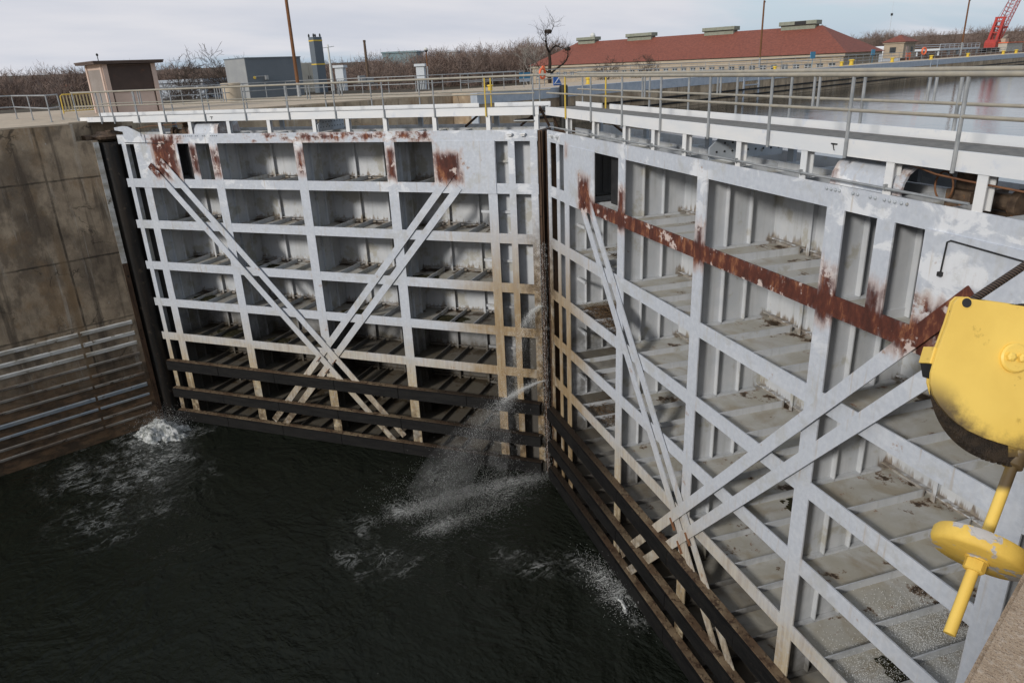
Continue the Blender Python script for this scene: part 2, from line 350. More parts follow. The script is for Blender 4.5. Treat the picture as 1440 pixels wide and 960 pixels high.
def make_leaf(sy, label, boxes, dboxes):
    """sy=+1: right leaf, -1: left leaf. Leaf space: u from mitre to hinge, d upstream, z up."""
    root = empty('miter_gate_leaf', (0, 0, 0), -TH if sy > 0 else math.pi + TH, label=label, cat='lock gate')
    nm = 'right' if sy > 0 else 'left'
    paint = gate_paint('gate_paint_' + nm, boxes)
    M['hood_' + nm] = gate_paint('hood_paint_' + nm, [(13.5, 13.62, .2, .4, .6), (14.8, 15.0, .2, .5, .5)], white=.6)
    dpaint = gate_paint('brace_paint_' + nm, dboxes, white=.25, stain=.8)
    fn = lambda u, d, z: (u, sy * d, z)
    def mb():
        b = MB(fn); b.flip = sy < 0; return b
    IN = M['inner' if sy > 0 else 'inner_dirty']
    cols = ['5', '4', '3', '2', '1', 'b']
    edges = [.3] + [UC[k] for k in cols] + [18.9]
    # skin plate with its upright stiffeners and the angle near each floor
    b = mb(); b.box(.25, 18.9, D, D + .025, -14.2, .16)
    for i in range(1, len(edges) - 2):
        u0, u1 = edges[i] + .02, edges[i + 1] - .02
        w = u1 - u0; ns = 2 if w > 2 else 0
        for r in range(8):
            zt, zb = ZR[r] - .015, ZR[r + 1] + .015
            for k in range(ns):
                uu = u0 + w * (k + 1) / (ns + 1) + random.uniform(-.02, .02)
                b.box(uu - .012, uu + .012, D - .13, D, zb, zt); b.box(uu - .045, uu + .045, D - .142, D - .13, zb, zt)
            b.box(u0, u1, D - .11, D, zb + .10, zb + .122)
            if w > 2: b.box(u0, u0 + .10, .1, D - .02, zb + .0, zb + .05)
    b.build('skin_plate', IN, root)
    # horizontal girders: web, downstream flange, bars welded on the floor
    for r, z in enumerate(ZR):
        b = mb(); b.mat = 1
        b.box(.27, 18.75, .03, D, z - .015, z + .012)
        zt = z + .012
        for i in range(1, len(edges) - 2):
            u0, u1 = edges[i], edges[i + 1]; w = u1 - u0
            ns = 3 if w > 2 else 0
            for k in range(ns):
                uu = u0 + w * (k + 1) / (ns + 1) + (.12 if k < 2 else -.03)
                b.mat = 0; b.box(uu - .014, uu + .014, .03, D - .15, zt, zt + .15); b.mat = 1
        b.mat = 2
        h = .18 if r else .185
        b.box(.25, 18.72, 0, .03, z - h, z + h)
        if r == 0:
            b.mat = 0; b.box(.25, 18.7, D - .02, D, z + .012, z + .26)
            b.box(.25, 18.7, 1.0, 1.03, z + .012, z + .2)
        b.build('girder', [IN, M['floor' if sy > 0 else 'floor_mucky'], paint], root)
    # diaphragms
    for k, u in UC.items():
        b = mb(); w = WC[k] / 2
        zb = -13.2 if k != 'p' else -1.82
        b.box(u - .012, u + .012, .03, D, zb, -.03)
        for r in range(8 if k != 'p' else 1):
            for dd in (.62, 1.22):
                for sg in (1,) if k in '54' else (1, -1):
                    b.box(u + sg * .012, u + sg * .12, dd - .012, dd + .012, ZR[r + 1] + .02, ZR[r] - .02)
        b.mat = 1
        b.box(u - w, u + w, -.004, .026, zb, ZR[0] - .183 if k not in 'ab' else -.195)
        if k in '54a':
            for r in range(8):
                zc = (ZR[r] + ZR[r + 1]) / 2
                b.mat = 0; b.box(u + .012, u + (.62 if k != 'a' else .15), .34, .41, zc - .05, zc + .04)
        b.build('diaphragm', [IN, paint], root)
    for a_, c_, d_ in ((.28, 1.92, .42), (17.66, 18.6, .8)):
        b = mb(); b.box(a_, c_, d_, d_ + .02, -13.5, -.03); b.build('end_plate', IN, root)
    # corner gusset plates
    b = mb(); b.prism([(1.80, -1.985), (3.6, -1.985), (4.16, -1.985), (4.16, -.172), (1.80, -.172)], -.03, .0, 1)
    b.build('gusset_plate', paint, root)
    b = mb(); b.prism([(15.6, -.172), (15.6, -1.985), (17.86, -1.985), (17.86, -.172)], -.03, .0, 1)
    b.build('gusset_plate', paint, root)
    if sy > 0:   # dark plate added as shade inside the bay beside the mitre gusset
        b = mb(); b.box(4.5, 5.86, .35, .38, -1.6, -.2); b.build('bay_shade_plate', M['dark'], root)
    else:
        b = mb(); b.box(14.9, 15.62, .35, .38, -1.6, -.2); b.build('bay_shade_plate', M['dark'], root)  # same added shade plate, in the opening beside the hinge gusset
    # diagonal braces: two pairs of flat bars
    for (p, q, off, d) in (((3.2, -1.35), (12.95, -12.55), .255, -.060), ((17.0, -.80), (6.68, -12.4), .29, -.115)):
        p, q = Vector((p[0], 0, p[1])), Vector((q[0], 0, q[1])); t = (q - p).normalized(); nn = Vector((t.z, 0, -t.x))
        for sg in (-1, 1):
            b = mb(); dd = d
            st = p + t * (.06 if sg < 0 else .32)
            A = st + nn * (sg * off); B = q + nn * (sg * off)
            w = .27
            vs = []
            for e in (A, B):
                for a in (-1, 1):
                    for y in (dd, dd + .03):
                        v = e + nn * (a * w / 2); vs.append((v.x, y, v.z))
            b.add(vs, [(0, 1, 3, 2), (4, 6, 7, 5), (0, 4, 5, 1), (1, 5, 7, 3), (3, 7, 6, 2), (2, 6, 4, 0)])
            # spacer back to the flanges at both ends
            for e in (A + t * .3, B - t * .3):
                b.bar((e.x, dd + .03, e.z), (e.x, 0, e.z), .16, .16)
            brace = b.build('diagonal_brace', dpaint, root)
    # rust bolts on the braces where the two pairs meet
    for (u, z) in ((10.1, -8.95), (9.75, -9.45), (9.35, -9.0)):
        b = mb(); b.bar((u - .02, -.128, z), (u + .22, -.128, z - .24), .025, .06, (0, 1, 0)); b.build('turnbuckle_pin', M['hose'], root)
    # timber bumpers with steel caps
    for zt, zb in ((-9.92, -10.36), (-11.32, -11.74), (-12.48, -12.95)):
        b = mb(); k = 0; u = .35
        while u < 18.5:
            u2 = min(u + 3.05, 18.55)
            b.box(u + .012, u2 - .012, -.29 - random.uniform(0, .015), -.012, zb, zt); u = u2
        bp = b.build('bumper', M['bumper'], root)
        b = mb(); b.mat = 0; b.box(.35, 18.55, -.225, -.012, zt + .003, zt + .026)
        for i in range(60):
            uu = .5 + i * .3; b.lathe([(.028, 0), (.028, .02), (.0, .026)], (uu, -.19 + .11 * (i % 2), zt + .026), n=6)
        b.build('bumper_cap', M['cap'], bp)
    # mitre post, seal strips and quoin post
    b = mb(); b.box(.10, .27, .05, 1.1, -13.6, .14); b.box(.03, .10, .30, .9, -13.6, .1); b.box(.15, .20, -.01, .05, -13.4, .12)
    b.build('miter_post', M['post_rust'], root)
    b = mb(); b.box(.27, .52, -.006, .024, -13.2, .1); b.build('miter_flange', paint, root)
    b = mb(); b.lathe([(.42, -13.6), (.42, .05)], (18.75, .55, 0), n=20); b.build('quoin_post', M['rubber'], root, smooth=True)
    # walkway
    zd = .87
    W1 = 1.12
    u_end = 20.65
    b = mb(); b.box(.18, u_end, .035, W1 - .035, zd - .06, zd); b.build('walkway_deck', M['grate'], root)
    b = mb(); b.box(.18, u_end - 3.0, -.012, .03, .645, .905); b.box(u_end - 3.0, u_end, .004, .03, .70, .89)
    b.build('walkway_fascia', M['white'], root)
    b = mb()
    for a, c_ in ((.1, 2.15), (2.75, u_end)): b.box(a, c_, W1 - .03, W1 + .01, .72, 1.01)
    b.build('walkway_fascia', M['white'], root)
    for u in (2.0, 4.02, 5.98, 7.53, 8.97, 11.0, 12.9, 14.78, 16.3) + ((.28,) if sy < 0 else ()):
        b = mb(); w = .075
        b.box(u - w, u + w, .004, .02, .17, .645); b.box(u - .008, u + .008, .02, .14, .178, .645); b.box(u - w, u + w, .14, .155, .178, .645)
        b.box(u - .03, u + .03, .155, W1 - .03, .60, .645)
        b.build('walkway_post', M['white'], root)
    for u in (2.1, 5.1, 8.2, 11.2, 14.2, 16.6):
        b = mb(); b.box(u - .09, u + .09, W1 - .06, W1 + .02, .2, .72); b.build('walkway_post', M['steel'], root)
    # near railing
    us = [.35, 2.04, 3.96, 5.94, 7.95, 9.97, 11.95, 13.9, 15.88, 17.28, 18.6, 19.3, 20.6]
    if sy > 0: us = us[1:]
    def rail(d, us, zr, zm, z0, name, ext, joints):
        t = mb(); t.tube([(ext, d, zr), (u_end, d, zr)], .036, 10)
        ro = t.build('railing', M['galv_tan'], root, smooth=True)
        t = mb(); t.tube([(ext, d, zm), (u_end, d, zm)], .026, 8); t.build('mid_rail', M['galv_tan'], ro, smooth=True)
        for u in us:
            y = abs(u - 2.0) < .4
            t = mb(); t.tube([(u, d, z0), (u, d, zr - .03)], .027, 8); t.build('rail_post', M['yellow'] if y else M['galv'], ro, smooth=True)
        for u in joints:
            t = mb()
            for du in (-.06, .06): t.tube([(u + du, d, zm - .02), (u + du, d, zr)], .022, 8)
            t.build('rail_joint', M['galv'], ro, smooth=True)
    rail(-.045, us, 1.845 if sy > 0 else 1.88, 1.335, .62, 'near', .3 if sy < 0 else .45, [7.1, 13.1] if sy > 0 else [9.0, 12.8, 17.0])
    rail(W1 + .05, [.5, 2.3, 5.1, 7.1, 9.1, 10.9, 12.8, 14.7, 16.6, 18.6, 20.4], 1.868, 1.39, .75, 'far', .1, [8.4, 14.2])
    # bracket plates standing on the top girder
    for u in (9.9,) if sy > 0 else (8.85,):
        b = mb(); b.prism([(.05, .175), (.05, .42), (.32, .64), (1.85, .64), (1.85, .175)], u - .02, u + .02, 0)
        pl = b.build('bracket_plate', M['plate'], root)
        for i in range(2):
            for j in range(9):
                if j == 0 and i == 1: continue
                b = mb(); b.lathe([(.024, -.028), (.024, .028)], (u, .22 + j * .19, .33 + i * .17), (1, 0, 0), 6); b.build('bolt', M['dark'], pl)  # dark discs stand in for the shaded insides of open bolt holes
    # rounded hood over the strut pin
    prof = [(.06, .172), (.09, .36), (.17, .50), (.30, .58), (1.0, .62), (1.3, .56), (1.42, .172)]
    inn = [(d_ * .94 + .04, z_ - .03) for d_, z_ in prof]
    b = mb(); u0, u1 = 13.52, 14.98; n = len(prof)
    vs = [(u0, *p) for p in prof] + [(u1, *p) for p in prof] + [(u0 + .03, *p) for p in inn] + [(u1, *p) for p in inn]
    fs = [(i, i + 1, n + i + 1, n + i) for i in range(n - 1)] + [(2 * n + i, 3 * n + i, 3 * n + i + 1, 2 * n + i + 1) for i in range(n - 1)]
    fs += [tuple(reversed(range(n))), tuple(range(2 * n, 3 * n))] + [(n + i, n + i + 1, 3 * n + i + 1, 3 * n + i) for i in range(n - 1)]
    b.add(vs, fs); b.box(14.1, 14.35, .6, .85, .6, .66)
    b.build('hood', M['hood_' + nm], root, smooth=True)
    # bolt row under the hood
    for u in (13.55, 13.65, 13.75, 13.84, 14.14, 14.24, 14.5, 14.6, 14.78, 14.88, 14.98, 15.1, 15.2):
        b = mb(); b.lathe([(.026, 0), (.026, .02), (.012, .03)], (u, -.0, .10), (0, -1, 0), 8); b.build('bolt', M['plate'], root)
    # drive machinery beyond the hood
    b = mb(); b.box(15.35, 15.75, .5, 1.2, .0, .3); b.box(15.38, 15.72, .62, 1.0, .3, .55); b.lathe([(.12, 0), (.12, .5), (.09, .52)], (15.75, .75, .2), (1, 0, 0), 16)
    b.lathe([(.2, 0), (.2, .12)], (16.25, .75, .2), (1, 0, 0), 18); b.box(15.3, 16.6, .4, 1.3, .012, .06)
    mach = b.build('drive_machinery', M['machine'], root, bevel=.01)
    b = mb(); b.torus((15.35, .45, .34), (.25, 1, 0), .20, .014, 28, 8)
    b.tube([(14.95, .2, .62), (15.5, .1, .55), (16.0, .06, .53), (16.9, .05, .50), (17.6, .05, .40)], .014, 8); b.build('hose', M['hose'], mach, smooth=True)
    b = mb(); b.tube([(13.7, .3, .62), (13.66, .05, .66), (13.62, -.02, .72), (13.6, -.03, .80)], .008, 6); b.box(13.55, 13.68, -.03, -.012, .80, .82)
    b.build('cable', M['cable'], root, smooth=True)
    # conduit along the front of the right leaf; hinge anchor plate on both
    if sy > 0:
        b = mb(); b.tube([(.6, -.02, .30), (5, -.03, .28), (10, -.03, .29), (16.2, -.03, .26)], .022, 8)
        for u in (2, 4.02, 5.98, 7.53, 8.97, 11.0, 12.9, 14.78): b.box(u - .015, u + .015, -.06, .006, .25, .33)
        b.build('conduit', M['galv'], root, smooth=True)
        b = mb(); b.tube([(15.98, -.05, -.72), (16.0, -.05, -.28), (16.05, -.05, -.25), (17.4, -.05, -.30)], .012, 6)
        b.box(15.95, 16.01, -.08, -.03, -.76, -.70); b.build('conduit', M['cable'], root, smooth=True)
    b = mb(); b.prism([(17.2, .17), (18.0, .50), (18.25, .52), (18.72, .47), (18.72, .36), (18.3, .30), (18.3, -.2), (17.2, -.2)], -.036, -.006, 1)
    b.build('anchor_plate', paint, root)
    if sy < 0:
        b = mb(); b.tube([(18.3, -.05, -.14), (17.0, -.05, -.16), (16.2, -.05, -.20), (16.15, -.05, -.1), (16.15, -.05, .15)], .012, 6)
        b.tube([(17.35, -.05, .1), (17.3, -.05, .5), (17.33, -.03, .8)], .009, 6); b.build('conduit', M['cable'], root, smooth=True)
    # two small lamps on the top flange by the mitre
    for u in (.75, 1.22):
        b = mb(); b.box(u - .10, u + .10, -.12, -.004, .02, .07); b.box(u - .07, u + .07, -.09, -.004, -.03, .02)
        b.build('marker_lamp', M['white'], root, bevel=.008)
    if sy < 0:
        b = mb(); b.box(.35, 1.05, -.06, -.02, .45, .49); b.build('rod', M['galv'], root)
    for p_, q_ in (((.2, .15, .9), (-.05, .5, .2)), ((.3, .9, .85), (1.3, 1.4, .2)), ((2.6, .9, .7), (3.4, 1.3, .2))):
        b = mb(); b.bar(p_, q_, .06, .06); b.build('rusty_strut', M['post_rust'], root)
    # debris lying on the floors
    return root

colrust = lambda u, w, z0, z1, k=1: (u - w, u + w, z0, z1, k)
boxesL = [(15.7, 16.95, -1.6, .12), (4.15, 11.3, -.15, .2, .50), (11.3, 13.0, -.2, .1, .4), (15.3, 17.1, -.2, .2, .5),
          colrust(5.89, .2, -1.5, -.42), colrust(9.8, .2, -1.45, -.45, .75), colrust(13.8, .2, -1.5, -.4, .8), colrust(14.86, .2, -1.4, -.3, .75),
          (3.12, 4.2, -1.62, -.55), (1.45, 1.6, -.55, -.35)]
boxesR = [(2.95, 3.8, -2.05, -.95, .86), (3.75, 16.1, -2.15, -1.45, .86), colrust(5.89, .2, -1.98, -.95, .85), colrust(9.8, .2, -1.98, -1.15, .9), colrust(13.8, .21, -1.98, -1.15, .7),
          colrust(14.86, .2, -1.98, -1.2, .62), (15.55, 16.5, -1.98, -1.15, .55), (1.95, 2.1, -.5, -.2)]
leafL = make_leaf(-1, 'grey lock gate leaf seen nearly square on, left of the joint, both upper corners rusty', boxesL,
                  [(16.2, 17.4, -1.6, -.3, .55), (2.9, 4.2, -1.65, -.9, .7)])
leafR = make_leaf(1, 'grey steel lock gate leaf running up close on the right, with one long rusty girder', boxesR,
                  [(2.7, 4.05, -2.05, -.9, .85), (15.25, 17.5, -2.05, -.5)])

# ------------------------------------------------------------------ lock walls
rootW = empty('lock_wall', (-HW, -10, 0), label='stained concrete lock wall on the far side, with steel rub bars low down, left of the gates', cat='lock wall')
off = Vector((HW, 10, 0))
def shifted(b, o=off):
    b.v = [tuple(Vector(p) + o) for p in b.v]; return b
b = MB()
b.prism([(-37, -75), (-HW, -75), (-HW, -9.06), (-17.25, -8.95), (-17.55, -8.5), (-17.5, -7.9), (-19.25, -6.9), (-37, -6.9)], -20, .02)
b.prism([(-37, -75), (-HW, -75), (-HW, -9.9), (-HW - .12, -9.80), (-17.6, -9.75), (-18.2, -8.6), (-18.2, -7.6), (-19.25, -6.9), (-37, -6.9)], .02, ZT - .06)
shifted(b).build('lower_wall', M['wall'], rootW)
b = MB()
b.prism([(-37, -6.9), (-19.25, -6.9), (-19.25, 12.0), (-HW, 12.0), (-HW, 320), (-22.6, 320), (-22.2, 88), (-20.2, 68), (-20.2, 50), (-25.5, 34), (-27, 14.5), (-37, 11.2)], -20, ZT - .06)
shifted(b).build('upper_wall', M['wall_far'], rootW)
b = MB()
b.prism([(-36.9, -75), (-HW - .03, -75), (-HW - .03, -9.95), (-17.6, -9.8), (-18.3, -8.6), (-18.3, -7.4), (-19.3, -6.9), (-19.3, 12.0), (-HW - .05, 12.0), (-HW - .05, 320), (-22.5, 320), (-22.1, 88), (-20.1, 68), (-20.1, 50), (-25.4, 34.05), (-26.9, 14.5), (-36.9, 11.2)], ZT - .057, ZT)
shifted(b).build('slab', M['slab'], rootW)
bars = [(-7.85, 1), (-8.36, 1), (-8.83, 1), (-9.34, 0), (-9.84, 1), (-10.34, 0), (-10.90, 0), (-11.40, 0), (-11.90, 0), (-12.33, 0)]
for i, (z, wh) in enumerate(bars):
    h = .11 if i in (0, 1, 2, 6) else .07
    b = MB(); b.prism([(-HW - .01, z - h), (-HW + .05, z - h * .6), (-HW + .05, z + h * .6), (-HW - .01, z + h)], -60, -11.62, 1)
    b.prism([(-HW - .01, z - h), (-HW + .05, z - h * .6), (-HW + .05, z + h * .6), (-HW - .01, z + h)], -11.52, -9.42, 1)
    shifted(b).build('rub_bar', M['bar_white'] if i in (0, 1, 2) else M['bar_blue' if i in (6, 7) else 'bar_dull'], rootW)
b = MB(); b.prism([(-HW - .05, -9.25), (-HW + .02, -9.25), (-HW + .02, -9.04), (-17.1, -8.99), (-17.1, -9.1), (-HW - .05, -9.12)], -5.2, -.05, 2)
shifted(b).build('corner_guard', M['bar_white'], rootW)
b = MB(); b.prism([(-HW - .05, -9.25), (-HW + .02, -9.25), (-HW + .02, -9.04), (-17.1, -8.99), (-17.1, -9.1), (-HW - .05, -9.12)], -13.5, -5.2, 2)
shifted(b).build('corner_guard', M['post_rust'], rootW)
b = MB(); b.lathe([(.46, -14), (.46, -.1)], (-17.22, -8.55, 0), n=18); shifted(b).build('quoin_seat', M['quoin_black'], rootW, smooth=True)
b = MB(); b.lathe([(.55, 0), (.62, .12), (.4, .2), (.3, .3)], (-17.35, -8.6, .02), n=18); b.box(-18.1, -17.2, -9.4, -9.0, .03, .2)
b.bar((-17.2, -8.5, .3), (-18.6, -7.2, .35), .25, .12); shifted(b).build('gudgeon_anchor', M['machine'], rootW, bevel=.015)
# steel armour along the upper edge
b = MB(); b.box(-HW - .04, -HW + .035, 12.02, 320, ZT - .62, ZT - .062); b.box(-HW - .55, -HW + .03, 12.02, 320, ZT - .058, ZT + .012)
shifted(b).build('edge_armour', M['steel'], rootW)
b = MB(); b.box(-17.5, -HW + .03, 11.93, 12.02, -2.5, ZT + .01); shifted(b).build('edge_armour', M['steel'], rootW)
b = MB()
for z in (-.55, -1.02):
    for y in range(15, 160, 12): b.box(-HW - .02, -HW + .10, y, y + 11.9, z - .07, z + .07)
shifted(b).build('fender_rail', M['bumper'], rootW)
# ladder recess frame and its steel post
for y, zz in ((44.5, .75), (92, .75)):
    b = MB()
    for yy in (y - 1.3, y + 1.3): b.box(-HW - .03, -HW + .08, yy - .12, yy + .12, -1.5, zz)
    for z in (-1.0, -.6, -.2, .2): b.box(-HW - .02, -HW + .05, y - 1.2, y + 1.2, z - .05, z + .05)
    shifted(b).build('wall_ladder', M['steel'], rootW)

def right_wall():
    root = empty('lock_wall', (HW, -10, 0), label='sandy concrete lock wall corner at the lower right edge of the photo', cat='lock wall')
    o2 = Vector((-HW, 10, 0))
    b = MB()
    b.prism([(60, -75), (16.89, -75), (16.89, -9.06), (17.25, -8.95), (17.55, -8.5), (17.5, -7.9), (19.25, -6.9), (60, -6.9)], -20, ZT - .03)
    # weathered chamfer at the edge of the top
    b.prism([(60, -75), (16.905, -75), (16.905, -9.9), (60, -9.9)], ZT - .03, ZT)
    shifted(b, o2).build('lower_wall', M['wall_near'], root)
    b = MB(); b.prism([(60, -6.9), (19.25, -6.9), (19.25, 12), (HW, 12), (HW, 320), (60, 320)], -20, ZT)
    shifted(b, o2).build('upper_wall', M['wall_far'], root)
    return root
right_wall()

# ------------------------------------------------------------------ water
def water_mat(name, foam_pts, base, streaks, wave=.10, foam_col=(.55, .56, .54), rough=.08, spec=.5, wscale=1.0, ior=1.33):
    g = G(name, rough, spec); g.b.inputs['IOR'].default_value = ior; o = g.gen(); c = g.sep(o)
    w1 = g.noise(.65 * wscale, 4, .55, vec=o, stretch=(1, 1.8, 1), dist=.5); w2 = g.noise(3.2 * wscale, 4, .6, vec=o, stretch=(1.2, 2, 1), off=3)
    w3 = g.noise(.3 * wscale, 4, .6, vec=o, dist=1.5, off=9)
    ht = g.math('ADD', g.mul(w1, g.step(w3, .3, .65, .5, 1.3)), g.mul(w2, .4))
    if foam_pts:
        mask = None
        wob = g.noise(.8, 6, .65, vec=o, dist=1.0, off=5)
        for (x, y, r, k) in foam_pts:
            dx = g.math('SUBTRACT', c[0], x); dy = g.math('SUBTRACT', c[1], y)
            d = g.math('SQRT', g.math('ADD', g.mul(dx, dx), g.mul(dy, dy)))
            m = g.mul(g.step(g.math('ADD', d, g.mul(g.math('SUBTRACT', wob, .5), r * 1.4)), r * 1.15, r * .15), k)
            mask = m if mask is None else g.math('MAXIMUM', mask, m)
        web = g.math('ABSOLUTE', g.math('SUBTRACT', g.noise(1.5, 9, .70, vec=o, stretch=(1.4, .8, 1), dist=1.2, off=2), .5))
        brk = g.step(g.noise(.9, 5, .65, vec=o, off=22), .46, .62)
        lace = g.mul(g.step(web, .05, .006), g.math('ADD', g.mul(brk, .9), .06))
        lace2 = g.mul(g.step(g.noise(4.5, 7, .72, vec=o, dist=.8, off=12), .47, .70), g.mul(mask, mask))
        bub = g.step(g.noise(13, 3, .6, vec=o, off=31), .715, .75)
        f = g.mul(mask, g.math('MAXIMUM', lace, lace2))
        sc = g.mul(g.step(g.noise(.25, 4, .6, vec=o, off=40), .46, .60), g.mul(bub, .30))
        f = g.math('MINIMUM', g.math('MAXIMUM', f, sc), 1.0)
        g.color(g.mix(g.mul(f, .9), base, foam_col)); g.rough(g.math('ADD', g.mul(f, .6), rough))
        ht = g.math('ADD', ht, g.mul(f, .25))
    else: g.color(base)
    g.bump(ht, wave, .35); return g.m
foam = [(-15.3, -9.8, 2.3, 1.0), (-14.0, -10.6, 2.4, .95), (-12.4, -11.5, 2.8, .75), (-10.3, -13.0, 2.6, .45), (-14.8, -13.0, 2.2, .5),
        (-2.2, -5.6, .9, .7), (-.6, -5.3, .8, .7), (-.3, -2.0, 1.2, .5), (-3.5, -3.4, 1.2, .3), (-.3, -7.7, 1.2, .55), (-1.5, -8.2, 1.1, .45), (-2.6, -7.4, 1.0, .35),
        (2.7, -4.8, .9, .5), (3.5, -4.3, .9, .5), (4.4, -3.9, .9, .6), (5.4, -3.55, .7, .9), (6.4, -3.75, .75, 1.0), (7.3, -4.25, .6, .9)]
M['lower_water'] = water_mat('lower_pool_water', foam, (.0095, .0115, .0080), True, .62, spec=.22, rough=.09)
M['upper_water'] = water_mat('upper_pool_water', None, (.05, .045, .035), False, .028, spec=.5, rough=.012, wscale=1.3, ior=2.7)
b = MB(); ct, s_ = math.cos(TH), math.sin(TH)
ym = 1.9 / ct
apex = (0, 1.0 / ct)
b.prism([(-17.6, -90), (17.6, -90), (17.6, -17.6 * s_ / ct + 1.0 / ct), apex, (-17.6, -17.6 * s_ / ct + 1.0 / ct)], ZL - .3, ZL)
tag(b.build('lower_pool_water', M['lower_water']), kind='structure')
yb = lambda x: -abs(x) * s_ / ct + 1.93 / ct
b = MB(); b.prism([(-19.3, yb(19.3)), (0, yb(0)), (19.3, yb(19.3)), (19.3, 12.1), (17.0, 12.2), (17.0, 330), (-17.0, 330), (-17.0, 12.2), (-19.3, 12.1)], ZU - .3, ZU)
tag(b.build('upper_pool_water', M['upper_water']), kind='structure')

# ------------------------------------------------------------------ ground, one sheet to the horizon
def ground_h(x, y):
    if -21 < x < 62 and -80 < y < 330: return -19.0
    if -75 < x <= -21 and -75 < y < 22: return .70 if x > -50 else -4.0
    h = -2.0
    if x < -30 and y < 30: h = -2.0 - 10 * min(1, max(0, (30 - y) / 30.0))
    dd = math.hypot(x + 20, y)
    h += max(0, min(1, (dd - 330) / 500)) * 16
    return h + math.sin(x * .013) * math.cos(y * .017) * .8
N_ = 130
xs = np.sinh(np.linspace(-4.2, 4.2, N_)) / np.sinh(4.2) * 2600
verts = [(x - 20, y + 60, ground_h(x - 20, y + 60)) for y in xs for x in xs]
faces = [(j * N_ + i, j * N_ + i + 1, (j + 1) * N_ + i + 1, (j + 1) * N_ + i) for j in range(N_ - 1) for i in range(N_ - 1)]
me = bpy.data.meshes.new('ground'); me.from_pydata(verts, [], faces)
g = G('winter_ground', .95, .1); n = g.noise(.05, 8, .7, vec=g.gen()); n2 = g.noise(.6, 6, .7, vec=g.gen())
g.color(g.mix(g.step(n2, .3, .7), g.mix(g.step(n, .35, .65), (.075, .062, .046), (.10, .085, .058)), (.05, .04, .03))); me.materials.append(g.m)
gr = bpy.data.objects.new('ground', me); COL.objects.link(gr); tag(gr, kind='structure')

# ------------------------------------------------------------------ railings and small things on the lock walls
def railing(name_label, pts, step, h=1.07, z0=ZT, mat='galv', rails=(1.07, .55), group=None):
    o = Vector((*pts[0], z0)); root = empty('railing', o, label=name_label, cat='railing', group=group)
    P = [Vector((*p, 0)) for p in pts]
    for i in range(len(P) - 1):
        a, b_ = P[i] - P[0], P[i + 1] - P[0]; n = max(1, round((b_ - a).length / step))
        for zz in rails:
            t = MB(); t.tube([a + Vector((0, 0, zz)), b_ + Vector((0, 0, zz))], .03, 6); t.build('rail', M[mat], root, smooth=True)
        for k in range(n + (1 if i == len(P) - 2 else 0)):
            q = a.lerp(b_, k / n); t = MB(); t.tube([q, q + Vector((0, 0, h))], .028, 6)
            t.lathe([(.07, 0), (.07, .02)], q, n=8); t.build('post', M[mat], root, smooth=True)
    return root
railing('galvanised pipe railing on the left wall top beside the yellow barrier', [(-26.4, -18), (-26.4, -9.9), (-19.4, -9.98), (-21.3, -9.1)], 3.6)
railing('pipe railing running from the brown hut along the back of the lock wall', [(-31.2, -2.5), (-32.5, 3), (-35.8, 9.5), (-33.5, 12.2)], 2.4)
railing('pipe railing behind the grey box building and tall grey column', [(-33.2, 12.3), (-26.7, 14.8), (-25.9, 24)], 2.6)
railing('long pipe railing on the far lock wall in front of the red roofed building', [(-25.6, 26), (-25.2, 34), (-20.0, 50), (-20.0, 68), (-22.0, 88), (-22.3, 150), (-22.3, 230)], 3.0, rails=(1.07, .72, .36))
railing('pipe railing on the ground close to the windows of the red roofed building', [(-36, 101), (-100, 101)], 3.2, rails=(2.6, 2.0, 1.4), h=2.6, z0=-1.4)
railing('low pipe railing by the orange life ring on the lock wall', [(-21.5, 14.6), (-21.5, 20.5)], 2.0)

# yellow barrier of close upright bars
r0 = empty('barrier', (-29.5, -7.1, ZT), label='cream and yellow barrier of close upright bars left of the brown hut', cat='barrier')
M['cream'] = mottled('cream_paint', (.56, .47, .24), (.50, .43, .26), 4, .5)
b = MB(); b.tube([(0, 0, 0), (0, .02, .9), (0, .12, .98), (0, 1.7, .98), (0, 1.8, .9), (0, 1.8, 0)], .032, 8); b.tube([(0, 0, .12), (0, 1.8, .12)], .025, 8); b.build('frame', M['yellow'], r0, smooth=True)
for i in range(10):
    b = MB(); b.box(-.02, .02, .12 + i * .165, .18 + i * .165, .12, .96); b.build('bar', M['cream'], r0)

# brown hut
M['hut_pink'] = mottled('hut_pink_concrete', (.54, .42, .36), (.48, .37, .31), 1.2, .8, .2, bump=.1)
M['hut_brown'] = mottled('hut_brown_shutter', (.055, .037, .030), (.075, .050, .040), .9, .6, .3, c3=(.095, .05, .032))
M['hut_trim'] = mottled('hut_dark_trim', (.075, .05, .04), (.10, .07, .055), 2, .6, .3)
M['box_light2'] = mottled('hut_grey_door', (.22, .19, .17), (.26, .23, .21), .9, .6, .3)
r0 = empty('control_hut', (-27.1, -6.2, ZT), label='small brown control hut with a flat overhanging roof and dark shutter', cat='hut')
b = MB(); b.box(.0, 2.75, .05, .12, 0, 2.35); b.box(.0, 2.75, 2.55, 2.62, 0, 2.35); b.box(0, .07, .12, 2.55, 0, 2.35); b.box(2.68, 2.75, .12, 2.55, 0, 1.06); b.build('wall', M['hut_pink'], r0)
for q in ((2.752, 2.80, .07, .29), (2.752, 2.80, 2.38, 2.60), (.05, .27, .0, .047), (2.5, 2.72, .0, .047)):
    b = MB(); b.box(*q, 0, 2.33); b.build('corner_pier', M['hut_pink'], r0)
b = MB(); b.box(2.69, 2.73, .3, 2.37, 1.06, 2.30); b.build('shutter', M['hut_brown'], r0)
